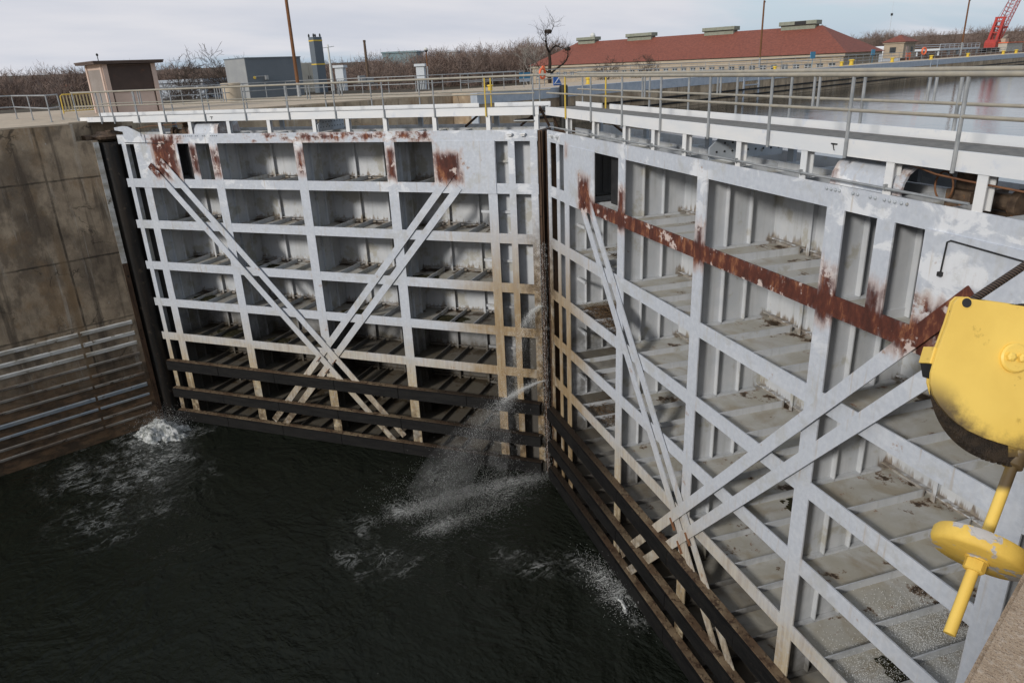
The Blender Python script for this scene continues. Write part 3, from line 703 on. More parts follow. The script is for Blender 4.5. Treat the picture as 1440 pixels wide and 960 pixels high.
for q in ((2.752, 2.775, .3, 2.37, 1.0, 1.06), (2.752, 2.775, .3, 2.37, 2.26, 2.33), (2.753, 2.77, .295, .36, 0, .998), (2.753, 2.77, 2.30, 2.375, 0, .998)):
    b = MB(); b.box(*q); b.build('trim', M['hut_trim'], r0)
b = MB(); b.box(.35, 2.4, .02, .048, 0.02, 2.1); b.build('door', M['box_light2'], r0)
b = MB(); b.box(-.25, 3.05, -.35, 2.95, 2.352, 2.46); b.box(-.28, 3.08, -.38, 2.98, 2.43, 2.50); b.build('roof', M['hut_trim'], r0)
b = MB(); b.tube([(2.3, .1, 2.5), (2.3, .1, 2.75)], .02, 6); b.lathe([(.05, 0), (.06, .08), (.02, .12)], (2.3, .1, 2.74), n=8); b.build('antenna', M['dark'], r0)

# grey box building, with pipe and fitting
M['box_grey'] = mottled('dark_grey_panel', (.105, .125, .145), (.12, .14, .16), .7, .6, .3)
M['box_light'] = mottled('light_grey_panel', (.24, .25, .26), (.28, .29, .29), .9, .6, .3)
r0 = empty('equipment_building', (-39.5, 6.7, ZT), label='windowless dark grey metal equipment building behind the rusty pole', cat='building')
b = MB(); b.box(0, 3.48, .02, 4.4, 0, 2.72); b.build('wall', M['box_grey'], r0)
b = MB(); b.box(.02, 3.47, -.02, .018, 0, 2.72); b.build('end_wall', M['box_light'], r0)
b = MB(); b.box(-.05, 3.52, -.04, 4.44, 2.722, 2.80); b.build('roof', M['box_grey'], r0)
b = MB(); b.tube([(3.56, .62, 1.42), (3.56, .62, 1.5), (3.56, 1.35, 1.5)], .03, 6); b.box(3.483, 3.7, 1.32, 1.52, 1.25, 1.55); b.build('pipe_fitting', M['galv'], r0)
b = MB(); b.lathe([(.10, 0), (.10, .06)], (3.482, .55, 1.42), (1, 0, 0), 12); b.build('lamp', M['yellow'], r0)
# beige cabinet
M['beige'] = mottled('beige_cabinet', (.46, .43, .36), (.42, .39, .33), 1.5, .6, .3)
r0 = empty('cabinet', (-44.2, 14.85, ZT), label='tall beige electrical cabinet between grey building and grey column', cat='cabinet')
b = MB(); b.box(0, 1.2, 0, 1.45, 0, 2.45); b.build('body', M['beige'], r0, bevel=.02)
for y in (.04, .75):
    b = MB(); b.box(1.203, 1.225, y, y + .66, .06, 2.38); d = b.build('door', M['beige'], r0)
    b = MB(); b.box(1.226, 1.25, y + (.55 if y < .5 else .06), y + (.6 if y < .5 else .11), 1.1, 1.4); b.build('handle', M['dark'], d)
# grey column with yellow bands
r0 = empty('column', (-40.4, 15.1, ZT), label='tall dark grey square column with two yellow bands', cat='column')
b = MB(); b.prism([(-.40, -.40), (.40, -.40), (.40, .40), (-.40, .40)], 0, 4.35); b.build('shaft', M['box_grey'], r0, bevel=.02)
for z in (2.2, 4.02):
    b = MB(); b.box(-.41, .41, -.41, .41, z, z + .10); b.build('band', M['yellow'], r0)
b = MB()
for x, y in ((-.3, -.38), (.32, -.3), (.3, .3), (-.1, .1)): b.lathe([(.06, 0), (.08, .14), (.03, .26)], (x, y, 4.35), n=8)
b.build('insulator', M['dark'], r0)
# white mast with crossarms
M['mast'] = mottled('pale_mast_paint', (.60, .60, .56), (.54, .54, .50), 3, .5)
r0 = empty('mast', (-45, 18.95, ZT), label='pale tapered mast with two short crossarms', cat='mast')
b = MB(); b.tube([(0, 0, 0), (0, 0, 3.95)], [.17, .06], 10); b.build('pole', M['mast'], r0, smooth=True)
for z, l in ((2.35, .62), (3.72, .62)):
    b = MB(); b.tube([(0, -l, z - .05), (0, l, z + .08)], .028, 6); b.build('crossarm', M['mast'], r0)
r0 = empty('cabinet', (-42, 19.8, ZT), label='low grey meter boxes on a rack at the foot of the pale mast', cat='cabinet')
b = MB(); b.box(0, .3, 0, .65, .55, 1.2); b.box(0, .3, .8, 1.5, .5, 1.05); b.build('box', M['box_light'], r0, bevel=.01)
b = MB(); b.box(.1, .16, -.6, 2.0, .45, .5)
for y in (-.5, .3, 1.1, 1.9): b.tube([(.13, y, 0), (.13, y, .5)], .03, 6)
b.build('rack', M['galv'], r0)
# concrete cylinder
M['tan'] = mottled('tan_concrete', (.42, .36, .28), (.36, .31, .24), 1.5, .85)
r0 = MB(); r0.lathe([(.62, 0), (.62, 1.0), (.66, 1.01), (.66, 1.13), (.55, 1.16)], (0, 0, 0), n=28)
o = r0.build('concrete_drum', M['tan'], smooth=True); o.location = (-33.4, 4.2, ZT); tag(o, 'squat tan concrete drum in front of the grey box building', 'drum')
# poles
M['rust_pole'] = mottled('rusty_pole', (.17, .075, .03), (.12, .055, .025), 4, .75, stretch=(4, 4, .6), c3=(.22, .12, .06))
def pole(x, y, z, h, hb, label, r=.115, arm=True, top=None):
    r0 = empty('lamp_pole', (x, y, z), label=label, cat='pole')
    t = MB(); t.tube([(0, 0, 0), (0, 0, hb)], r * 1.15, 12, r); t.build('lower_pole', M['galv'], r0, smooth=True)
    t = MB(); t.tube([(0, 0, hb), (0, 0, hb + (h - hb) * .62)], r, 12, r * .85); t.build('pole', M['rust_pole'], r0, smooth=True)
    t = MB(); t.tube([(0, 0, hb + (h - hb) * .62), (0, 0, h)], r * .82, 12, r * .5); t.build('upper_pole', M['galv'], r0, smooth=True)
    t = MB(); t.box(-.35, .35, -.2, .2, h, h + .18); t.build('lamp_head', M['dark'], r0, bevel=.03)
    t = MB(); t.box(r * .7, r * .9 + .06, -.05, .05, hb + (h - hb) * .6, hb + (h - hb) * .6 + .14); t.build('bracket', M['dark'], r0)
pole(-33, 9.0, ZT, 11.5, .95, 'tall rusty brown lamp pole in front of the grey box building', .125)
pole(-30, 70.25, ZT, 11.5, 1.2, 'tall thin rusty lamp pole before the red roof, left of its last vent', .115)
pole(-27, 138, ZT, 13.5, 2.2, 'thin lamp pole on the far lock wall left of the red crane', .15)
r0 = empty('lamp_post', (-30, 18.5, ZT), label='short lamp post with a round pale globe before the bare trees', cat='lamp post')
b = MB(); b.tube([(0, 0, 0), (0, 0, 1.7)], .05, 8); b.build('pole', M['galv'], r0, smooth=True)
b = MB(); b.tube([(0, 0, 1.7), (0, 0, 2.72)], .055, 8); b.build('upper_pole', M['rust_pole'], r0, smooth=True)
b = MB(); b.lathe([(.06, 2.72), (.15, 2.78), (.13, 2.86)], (0, 0, 0), n=12); b.build('lamp_base', M['dark'], r0)
b = MB(); b.lathe([(.13, 2.86), (.15, 2.93), (.10, 3.02), (.02, 3.05)], (0, 0, 0), n=12); b.build('lamp_globe', M['mast'], r0, smooth=True)
# chequered list of yellow mooring bollards along the far wall
M['bollard'] = mottled('bollard_yellow', (.62, .44, .05), (.54, .38, .05), 3, .5)
def bollard(x, y, lab, s=1):
    t = MB(); t.lathe([(.30 * s, 0), (.30 * s, .04), (.19 * s, .06), (.17 * s, .36 * s), (.26 * s, .42 * s), (.26 * s, .50 * s), (.15 * s, .54 * s)], (0, 0, 0), n=18)
    o = t.build('bollard', M['bollard'], smooth=True); o.location = (x, y, ZT); o.scale = (.8, .8, .8)
    tag(o, lab, 'bollard', 'yellow mooring bollards on the far lock wall')
for x, y, lab, s in ((-18.4, 14.4, 'yellow bollard on the wall top behind the yellow rail posts of the left walkway', .95),
    (-18.6, 24.2, 'yellow bollard on the wall right of the blue triangular stand', 1.1),
    (-18.6, 52.0, 'yellow bollard in front of the building windows, right of the thin rusty pole', 1),
    (-18.5, 67.0, 'smaller yellow bollard of the pair below the right end of the red roofed building', 1.1),
    (-18.5, 69.6, 'fuller yellow bollard of the pair below the right end of the red roofed building', 1.5),
    (-18.6, 82.0, 'yellow bollard on the wall edge right of the white truck', 1.3),
    (-18.6, 96.0, 'yellow bollard below the small red roofed stone house', 1.3),
    (-18.6, 112.0, 'yellow bollard at the foot of the lamp pole left of the red crane', 1.3),
    (-18.6, 131.0, 'yellow bollard below the grey barge', 1.4),
    (-18.6, 139.0, 'second last yellow bollard, below the red crane', 1.5),
    (-18.6, 153.0, 'last and farthest yellow bollard near the right edge of the photo', 1.5)): bollard(x, y, lab, s)
# life ring, blue stand, sign
M['orange'] = mottled('orange_plastic', (.75, .16, .06), (.65, .14, .06), 4, .5)
M['blue'] = mottled('blue_paint', (.03, .12, .40), (.025, .10, .34), 3, .5)
M['signblue'] = mottled('sign_blue', (.05, .22, .36), (.06, .24, .38), 3, .5)
M['signwhite'] = mottled('sign_white', (.55, .58, .60), (.50, .53, .56), 5, .5)
r0 = empty('life_ring_stand', (-21.0, 21.9, ZT), label='orange life ring hung on a low pipe stand', cat='life ring')
b = MB(); b.torus((.08, -.05, .87), (1, .15, 0), .33, .085, 24, 10); b.build('life_ring', M['orange'], r0, smooth=True)
b = MB(); b.box(.0, .14, -.06, .16, 1.12, 1.38); b.build('cover', M['orange'], r0, bevel=.02)
b = MB(); b.tube([(0, -.28, 0), (0, -.28, 1.25)], .03, 6); b.tube([(0, .22, 0), (0, .22, 1.25)], .03, 6); b.tube([(0, -.3, 1.2), (0, .25, 1.2)], .03, 6); b.build('stand', M['galv'], r0)
r0 = empty('triangular_stand', (-20.6, 23.1, ZT), label='blue triangular steel stand beside the orange life ring', cat='stand')
b = MB(); b.prism([(-.42, 0), (.42, 0), (.42, .12), (.0, .62), (-.15, .72), (-.42, .72)], -.05, 0, 0); b.build('plate', M['blue'], r0)
b = MB(); b.bar((.02, -.36, .1), (.02, .1, .5), .04, .05); b.bar((.02, -.36, .12), (.02, .38, .12), .04, .05); b.build('brace', M['signwhite'], r0)
r0 = empty('notice_sign', (-31, 29.45, .82), label='blue and white notice board on the back railing left of the life ring', cat='sign')
b = MB(); b.box(-.03, 0, 0, 1.35, .32, .82); b.build('panel', M['signblue'], r0)
b = MB(); b.box(-.03, 0.002, 0, 1.35, .05, .315); b.build('panel', M['signwhite'], r0)
b = MB()
for y in (.1, 1.25): b.tube([(-.06, y, -.06), (-.06, y, .8)], .025, 6)
b.build('post', M['galv'], r0)
t = MB(); t.lathe([(.28, -2.5), (.28, ZT + .1), (.22, ZT + .16)], (0, 0, 0), n=14); o = t.build('mooring_pile', M['rubber'], smooth=True); o.location = (-16.5, 19.2, 0)
tag(o, 'black mooring pile against the far wall below the blue triangular stand', 'pile')

# ------------------------------------------------------------------ buildings in the distance
M['stone'] = mottled('pale_stone', (.40, .33, .245), (.34, .28, .21), .8, .8, .2, c3=(.28, .23, .17), bump=.3)
M['stone_trim'] = mottled('stone_cornice', (.46, .40, .31), (.42, .36, .28), .8, .8)
g = G('red_roof_tiles', .75, .25); o_ = g.gen(); n = g.noise(.25, 5, .6, vec=o_); n2 = g.noise(2.5, 5, .7, vec=o_)
g.color(g.mix(g.step(n2, .35, .7), g.mix(n, (.205, .066, .044), (.255, .086, .058)), (.145, .052, .038))); g.bump(n2, .4, .05); M['roof'] = g.m
M['vent'] = mottled('green_grey_vent', (.20, .22, .17), (.25, .26, .21), 2, .6, c3=(.15, .13, .10))
M['glass'] = mottled('dark_window', (.035, .04, .045), (.06, .07, .075), 1.5, .25, .5)
r0 = empty('stone_building', (-36.3, 109.9, -2), label='long pale stone building with a red hipped roof and roof vents', cat='building')
L_, Wd, He = 72, 15.0, 3.6
nwin = 34; ws = [(1.2 + i * 2.07, 1.22) for i in range(nwin)]
b = MB(); zb, zt = 1.50, 2.62
b.box(-L_, 0, 0, .3, 0, zb); b.box(-L_, 0, 0, .3, zt, He)
xs_ = [0] + [v for (x, w) in ws for v in (x, x + w)] + [L_]
for i in range(0, len(xs_), 2): b.box(-xs_[i + 1], -xs_[i], 0, .3, zb, zt)
b.box(-L_, 0, Wd - .3, Wd, 0, He); b.box(-.3, 0, .3, Wd - .3, 0, He); b.box(-L_, -L_ + .3, .3, Wd - .3, 0, He); b.build('wall', M['stone'], r0)
for i, (x, w) in enumerate(ws):
    b = MB(); b.box(-x - w, -x, .12, .17, zb, zb + .07); b.box(-x - w, -x, .12, .17, zt - .07, zt); b.box(-x - w, -x - w + .07, .12, .17, zb + .07, zt - .07); b.box(-x - .07, -x, .12, .17, zb + .07, zt - .07)
    b.box(-x - w / 2 - .05, -x - w / 2 + .05, .12, .17, zb + .07, zt - .07); b.box(-x - w + .07, -x - .07, .121, .169, zb + .62, zb + .68); wnd = b.build('window', M['signwhite'], r0)
    b = MB(); b.box(-x - w, -x, .19, .22, zb, zt); b.build('pane', M['glass'], wnd)
b = MB(); b.box(-L_ - .35, .35, -.35, -.003, He - .05, He + .5); b.box(.003, .35, -.003, Wd + .35, He - .05, He + .5); b.box(-L_ - .1, .1, -.12, -.004, 2.85, 3.0); b.build('cornice', M['stone_trim'], r0)
e, hz, rz = .75, He + .5, 8.75
b = MB(); b.add([(-L_ - e, -e, hz), (e, -e, hz), (e, Wd + e, hz), (-L_ - e, Wd + e, hz), (-7.5, Wd / 2, rz), (-L_ + 7.5, Wd / 2, rz), ], [(0, 1, 4, 5), (1, 2, 4), (2, 3, 5, 4), (3, 0, 5), (3, 2, 1, 0)])
rf = b.build('roof', M['roof'], r0)
for x, w in ((11.6, 7.0), (27.6, 7.0), (46.6, 6.8), (61.3, 5.5)):
    b = MB(); y = Wd / 2; b.box(-x - w / 2 + .3, -x + w / 2 - .3, y - .8, y + .8, rz - .7, rz + .25); b.box(-x - w / 2, -x + w / 2, y - 1.1, y + 1.1, rz + .25, rz + .95); b.build('roof_vent', M['vent'], rf, bevel=.05)
    b = MB(); b.box(-x - w / 2 + .1, -x + w / 2 - .1, y - 1.13, y - 1.1, rz + .28, rz + .36)
    if x < 12: b.box(-x - .5, -x + 1.6, y - 1.13, y - 1.1, rz + .38, rz + .9)
    b.build('vent_slot', M['dark'], rf)
b = MB(); b.lathe([(.5, 0), (.6, .3), (.4, .7), (.1, .9)], (-60, Wd / 2, rz + .95), n=14); b.build('vent_cap', M['mast'], rf, smooth=True)
# small stone house
r0 = empty('stone_house', (-35.5, 134, ZT), label='small square stone house with a red hipped roof near the crane', cat='house')
b = MB(); b.box(-3.5, 0, 0, 6.0, 0, 2.55); b.build('wall', M['stone'], r0)
b = MB(); b.box(-3.7, .2, -.2, 6.2, 2.552, 2.78); b.build('cornice', M['stone_trim'], r0)
b = MB(); b.add([(-3.95, -.45, 2.78), (.45, -.45, 2.78), (.45, 6.45, 2.78), (-3.95, 6.45, 2.78), (-1.75, 2.6, 4.05), (-1.75, 3.4, 4.05)], [(0, 1, 4), (1, 2, 5, 4), (2, 3, 5), (3, 0, 4, 5), (3, 2, 1, 0)]); b.build('roof', M['roof'], r0)
b = MB(); b.box(.004, .05, 1.3, 2.4, .1, 2.0); b.build('door', M['hut_pink'], r0)
b = MB(); b.box(.004, .05, 3.8, 4.8, .9, 1.9); b.box(-2.4, -1.3, -.05, -.004, .9, 1.9); b.build('window', M['glass'], r0)
# white truck
M['truck'] = mottled('truck_white', (.66, .68, .70), (.60, .62, .64), 1.5, .4)
r0 = empty('box_truck', (-45, 147.5, -1.3), math.radians(72), label='white box truck parked beyond the end of the red roofed building', cat='truck')
b = MB(); b.prism([(0, 1.3), (5.4, 1.3), (5.4, 4.3), (.35, 4.3), (0, 4.0)], -1.2, 1.2, 1); b.build('cargo_box', M['truck'], r0, bevel=.03)
b = MB(); b.prism([(-2.1, .6), (-.1, .6), (-.1, 3.0), (-.6, 3.05), (-1.25, 2.9), (-1.75, 1.9), (-2.1, 1.75)], -1.05, 1.05, 1); cab = b.build('cab', M['truck'], r0, bevel=.05)
b = MB(); b.prism([(-1.80, 1.95), (-1.74, 1.93), (-1.22, 2.82), (-1.29, 2.85)], -.95, .95, 1); b.build('windscreen', M['glass'], cab)
b = MB(); b.box(-1.5, 5.3, -.5, .5, .75, 1.0); b.build('chassis', M['dark'], r0)
for x in (-1.2, 3.9):
    for y in (-1.0, 1.0):
        b = MB(); b.lathe([(.3, -.14), (.48, -.12), (.48, .12), (.3, .14)], (x, y, .48), (0, 1, 0), 18); b.build('wheel', M['rubber'], r0)
# red lattice crane
M['crane'] = mottled('crane_red', (.40, .045, .035), (.32, .04, .03), 2, .55)
r0 = empty('crane', (-36, 192.2, ZT), label='red lattice boom crane at the right edge of the photo', cat='crane')
b = MB(); b.prism([(-1.6, 1.0), (2.4, 1.0), (2.4, 2.6), (-.6, 2.8), (-1.6, 2.2)], -1.2, 1.2, 0); b.build('machine_house', M['crane'], r0, bevel=.06)
for x in (-1.3, 1.3):
    b = MB(); b.prism([(-2.6, .5), (-2.2, .05), (2.2, .05), (2.6, .5), (2.2, .95), (-2.2, .95)], x - .35, x + .35, 0); b.build('track', M['dark'], r0)
b = MB()
bo, bt = Vector((0, 1.2, 2.0)), Vector((0, 17.5, 15.5)); t_ = (bt - bo).normalized(); nrm = Vector((0, -t_.z, t_.y)); sx = Vector((1, 0, 0))
def wd(k): return min(.9, .25 + k * 5) if k < .2 else .9
cor = [(-1, -1), (1, -1), (1, 1), (-1, 1)]
nst = 16
for a_, c_ in cor:
    b.tube([bo + t_ * ((bt - bo).length * k / nst) + sx * a_ * wd(k / nst) + nrm * c_ * wd(k / nst) for k in range(nst + 1)], .09, 5)
for k in range(nst):
    for j in range(4):
        a1, a2 = cor[j], cor[(j + 1) % 4]
        p = bo + t_ * ((bt - bo).length * k / nst) + sx * a1[0] * wd(k / nst) + nrm * a1[1] * wd(k / nst)
        q = bo + t_ * ((bt - bo).length * (k + 1) / nst) + sx * a2[0] * wd((k + 1) / nst) + nrm * a2[1] * wd((k + 1) / nst)
        b.tube([p, q], .05, 4)
b.build('boom', M['crane'], r0)
b = MB()
for x in (-.8, .8): b.bar((x, -.2, 2.6), (x, 3.6, 7.6), .5, .45); b.bar((x, 2.4, 2.6), (x, 3.7, 7.4), .35, .3)
for z in (.35, .6, .85): b.bar((-.8, -.2 + 3.8 * z, 2.6 + 5 * z), (.8, -.2 + 3.8 * z, 2.6 + 5 * z), .3, .25)
b.bar((-1.1, 3.6, 7.6), (1.1, 3.6, 7.6), .6, .4); b.bar((-1.1, 6.6, 5.5), (1.1, 6.6, 5.5), .5, .4); b.build('gantry', M['crane'], r0)
b = MB()
for x in (-.6, .6): b.tube([(x, 3.7, 7.8), (x, 17.3, 15.8)], .035, 4)
b.build('cable', M['cable'], r0)
# grey work barge with railings
r0 = empty('work_platform', (-36, 156, ZT), label='pale grey work platform with railings left of the red crane', cat='platform')
b = MB(); b.box(-5, 0, 0, 27, .9, 1.35)
for y in (.5, 7, 13, 20, 26.5): b.box(-4.6, -4.3, y - .15, y + .15, 0, .9); b.box(-.5, -.2, y - .15, y + .15, 0, .9)
b.build('deck', M['signwhite'], r0)
for z in (1.75, 2.15):
    b = MB(); b.tube([(-.06, 0, z), (-.06, 27, z)], .045, 5); b.tube([(-4.9, 0, z), (-4.9, 27, z)], .045, 5); b.build('rail', M['signwhite'], r0)
for y in range(0, 28, 3):
    b = MB(); b.tube([(-.06, y, 1.35), (-.06, y, 2.15)], .045, 5); b.build('post', M['signwhite'], r0)
r0 = empty('site_office', (-33, 193, ZT), label='cream site cabin with tan machinery on its roof right of the crane', cat='cabin')
b = MB(); b.box(-4, 0, 0, 14, 0, 1.9); b.build('wall', M['beige'], r0, bevel=.03)
b = MB(); b.box(-4.2, .2, -.2, 14.2, 1.902, 2.1); b.build('roof', M['orange'], r0)
b = MB(); b.box(-3, -1, 2, 5, 2.1, 2.9); b.bar((-2, 3, 2.8), (-2, 7, 3.6), .5, .4); b.lathe([(.5, 0), (.5, .8)], (-2, 6.5, 2.1), n=12); b.build('machinery', M['tan'], r0)
for x, y, lab in ((-22.2, 97, 'orange barrier board on the railing below the stone house'), ):
    t = MB(); t.box(-.03, .03, 0, 1.7, .45, .95); t.box(-.05, .05, .2, .26, 0, 1.0); t.box(-.05, .05, 1.45, 1.51, 0, 1.0); o = t.build('barrier_board', M['orange']); o.location = (x, y, ZT); tag(o, lab, 'barrier')
r0 = empty('life_ring_stand', (-22.0, 103, ZT), label='distant orange life ring on the railing in front of the small stone house', cat='life ring')
b = MB(); b.torus((.1, 0, 1.1), (1, -.3, 0), .45, .12, 18, 8); b.build('life_ring', M['orange'], r0, smooth=True)
b = MB(); b.tube([(0, -.3, 0), (0, -.3, 1.6)], .04, 5); b.tube([(0, .3, 0), (0, .3, 1.6)], .04, 5); b.build('stand', M['galv'], r0)
for y, lab in ((62, 'blue notice board on the railing before the long building, left of the thin pole'), (83, 'blue notice board on the railing near the right end of the long building')):
    x = -19.8 if y < 70 else -21.6
    t = MB(); t.box(-.03, .03, 0, 1.1, .9, 1.6); t.tube([(0, .55, 0), (0, .55, .95)], .03, 6); o = t.build('notice_sign', M['signblue']); o.location = (x, y, ZT); tag(o, lab, 'sign')
# radio mast, chimney, far blocks
r0 = empty('radio_mast', (-107.8, 324, -1), label='thin radio mast above the trees right of the long red roof', cat='mast')
b = MB(); b.tube([(0, 0, 0), (0, 0, 17.5)], .10, 5); b.tube([(0, 0, 17.5), (0, 0, 22)], .05, 5); b.build('pole', M['signwhite'], r0)
b = MB(); b.box(-.35, .35, -.35, .35, 16.6, 17.5); b.build('antenna', M['dark'], r0)
t = MB(); t.tube([(0, 0, 0), (0, 0, 18.6)], .40, 14, .26); t.lathe([(.31, 18.2), (.31, 18.6)], (0, 0, 0), n=14); o = t.build('chimney', M['machine'], smooth=True); o.location = (-129.8, 78.6, -9.6); tag(o, 'lone brown chimney stack above the far bare trees', 'chimney')
M['teal'] = mottled('teal_cladding', (.16, .23, .25), (.20, .27, .29), .3, .6)
def block(loc, sz, mat, lab, cat='building', roof='signwhite'):
    r0 = empty('distant_building', loc, R(40), label=lab, cat=cat)
    b = MB(); b.box(-sz[0] / 2, sz[0] / 2, -sz[1] / 2, sz[1] / 2, 0, sz[2]); b.build('wall', M[mat], r0)
    b = MB(); b.box(-sz[0] / 2 - .3, sz[0] / 2 + .3, -sz[1] / 2 - .3, sz[1] / 2 + .3, sz[2] + .002, sz[2] + .5); b.build('roof', M[roof], r0)
    b = MB()
    for k in range(5): b.box(-sz[0] / 2 + sz[0] * (k + .25) / 5, -sz[0] / 2 + sz[0] * (k + .75) / 5, -sz[1] / 2 - .04, -sz[1] / 2 - .003, sz[2] * .55, sz[2] * .8)
    b.build('window', M['glass'], r0)
block((-185, 129, -8), (11, 10, 15.6), 'teal', 'teal clad block showing above the bare trees', roof='teal')
block((-178, 142, -8), (7, 8, 15.2), 'signwhite', 'small white block right of the teal block above the trees')
block((-111.8, 80, -9), (1.7, 1.7, 12.0), 'signwhite', 'white tower with a flat roof in front of the bare trees')
block((-123, 67.5, -9), (1.7, 2, 12.4), 'signwhite', 'tiny white shed among the trees right of the pale mast')
block((-113, 32, -9), (9, 8, 10.9), 'steel', 'low blue grey building among trees right of the brown hut', roof='steel')
block((-205, 42, -12), (10, 10, 14.0), 'hut_pink', 'reddish brick house among the dark trees left of the hut', roof='roof')
# ------------------------------------------------------------------ bare winter trees
def tree_segs(rng, h, r, spread=.55, levels=4, lean=0.0, twig=.012, nb=(5, 4, 4, 3), base=.28):
    out = []
    def grow(p, d, L, r_, lev):
        n = 3 if lev == 0 else (2 if lev < 3 else 1)
        pts = [p]; dd = d
        for i in range(n):
            dd = (dd + Vector((rng.uniform(-1, 1), rng.uniform(-1, 1), rng.uniform(-.5, .8))) * (.09 + .05 * lev)).normalized()
            pts.append(pts[-1] + dd * (L / n))
        re = max(r_ * (.55 if lev else .5), twig * .5)
        for i in range(n):
            out.append((pts[i], pts[i + 1], r_ + (re - r_) * i / n, r_ + (re - r_) * (i + 1) / n, lev))
        if lev >= levels: return
        k = nb[min(lev, len(nb) - 1)]
        for j in range(k):
            f = base + (1 - base) * (j + rng.random()) / k if lev == 0 else .25 + .75 * (j + rng.random()) / k
            i = min(int(f * n), n - 1); q = pts[i].lerp(pts[i + 1], f * n - i)
            a = rng.uniform(0, 6.28); ax = dd.orthogonal().normalized(); ax.rotate(Matrix.Rotation(a, 3, dd))
            nd = (dd * (1 - spread * .6) + ax * (spread + rng.uniform(-.1, .25)) + Vector((0, 0, .22))).normalized()
            grow(q, nd, L * rng.uniform(.48, .72) * (1.0 - .25 * f if lev == 0 else .95), max((r_ + (re - r_) * f) * .6, twig), lev + 1)
    grow(Vector((0, 0, 0)), Vector((lean, 0, 1)).normalized(), h * .62, r, 0)
    k = h / max(q[1].z for q in out)
    return [(q[0] * k, q[1] * k, *q[2:]) for q in out]
def seg_arrays(segs):
    P = np.array([s[0] for s in segs], float); Q = np.array([s[1] for s in segs], float)
    a = np.array([s[2] for s in segs]); b = np.array([s[3] for s in segs]); return P, Q, a, b
def seg_mesh(name, P, Q, ra, rb, mat, parent=None, n=3):
    T = Q - P; T /= np.linalg.norm(T, axis=1)[:, None] + 1e-9
    ref = np.where(np.abs(T[:, 2:3]) < .9, np.array([[0, 0, 1.]]), np.array([[1., 0, 0]]))
    A = np.cross(T, ref); A /= np.linalg.norm(A, axis=1)[:, None]; B = np.cross(T, A)
    k = len(P); V = np.zeros((k, 2, n, 3))
    for j in range(n):
        an = 2 * math.pi * j / n; d = A * math.cos(an) + B * math.sin(an)
        V[:, 0, j] = P + d * ra[:, None]; V[:, 1, j] = Q + d * rb[:, None]
    idx = np.arange(k)[:, None] * (2 * n); F = []
    for j in range(n): F.append(np.stack([idx[:, 0] + j, idx[:, 0] + (j + 1) % n, idx[:, 0] + n + (j + 1) % n, idx[:, 0] + n + j], 1))
    F = np.stack(F, 1).reshape(-1, 4)
    return raw_mesh(name, V.reshape(-1, 3), F, mat, parent)
def raw_mesh(name, V, F, mat, parent=None):
    me = bpy.data.meshes.new(name); m = F.shape[1]
    me.vertices.add(len(V)); me.vertices.foreach_set('co', V.astype(np.float32).ravel())
    me.loops.add(F.size); me.loops.foreach_set('vertex_index', F.astype(np.int32).ravel())
    me.polygons.add(len(F)); me.polygons.foreach_set('loop_start', np.arange(0, F.size, m, dtype=np.int32))
    me.update(calc_edges=True); me.materials.append(mat)
    o = bpy.data.objects.new(name, me); COL.objects.link(o)
    if parent: o.parent = parent
    return o
M['bark'] = mottled('grey_brown_bark', (.085, .065, .052), (.12, .095, .078), 2, .9, .1)
M['bark_dark'] = mottled('dark_bark', (.075, .058, .047), (.10, .08, .066), 2, .9, .1)
M['twigs'] = mottled('winter_twigs', (.170, .118, .095), (.225, .175, .150), .15, .9, .1)
M['birch'] = mottled('pale_bark', (.36, .33, .29), (.28, .25, .22), 2, .8, .1)
rng = random.Random(11)
def tree(loc, h, r, lab, seed, mat='bark', group=None, **k):
    rg = random.Random(seed); S = tree_segs(rg, h, r, **k)
    r0 = empty('bare_tree', loc, label=lab, cat='tree', group=group)
    lo = [s for s in S if s[4] == 0]; hi = [s for s in S if s[4] > 0]
    seg_mesh('trunk', *seg_arrays(lo), M[mat], r0, 7)
    seg_mesh('crown', *seg_arrays(hi), M[mat], r0, 4)
    return r0
tree((-64, 12.0, -4.5), 10.2, .17, 'bare spreading tree just right of the brown hut', 3, 'bark_dark', levels=5, spread=.66, twig=.016, nb=(10, 5, 4, 3, 2), base=.22)
tree((-61, 16.2, -4.5), 10.4, .17, 'bare tree standing left of the grey box building', 5, 'bark_dark', levels=5, spread=.62, twig=.016, nb=(10, 5, 4, 3, 2), base=.25)
tree((-58, 8.5, -5), 7.6, .14, 'lower bushy bare tree between the two larger trees by the hut', 8, 'bark_dark', levels=4, spread=.7, twig=.018, nb=(12, 6, 5, 4), base=.1)
tree((-37, 49.5, -2), 5.0, .10, 'thin bare shrubby tree in front of the red roof', 21, 'bark_dark', levels=5, spread=.75, twig=.010, nb=(8, 5, 4, 3, 2), base=.2)
tree((-38, 57.5, -2), 5.0, .09, 'smaller bare shrub further right in front of the red roof', 22, 'bark_dark', levels=5, spread=.75, twig=.010, nb=(8, 5, 4, 3, 2), base=.2)
tree((-60, 60, -3), 9.0, .14, 'pale barked bare tree left of the red roofed building', 25, 'birch', levels=4, spread=.5, twig=.02)
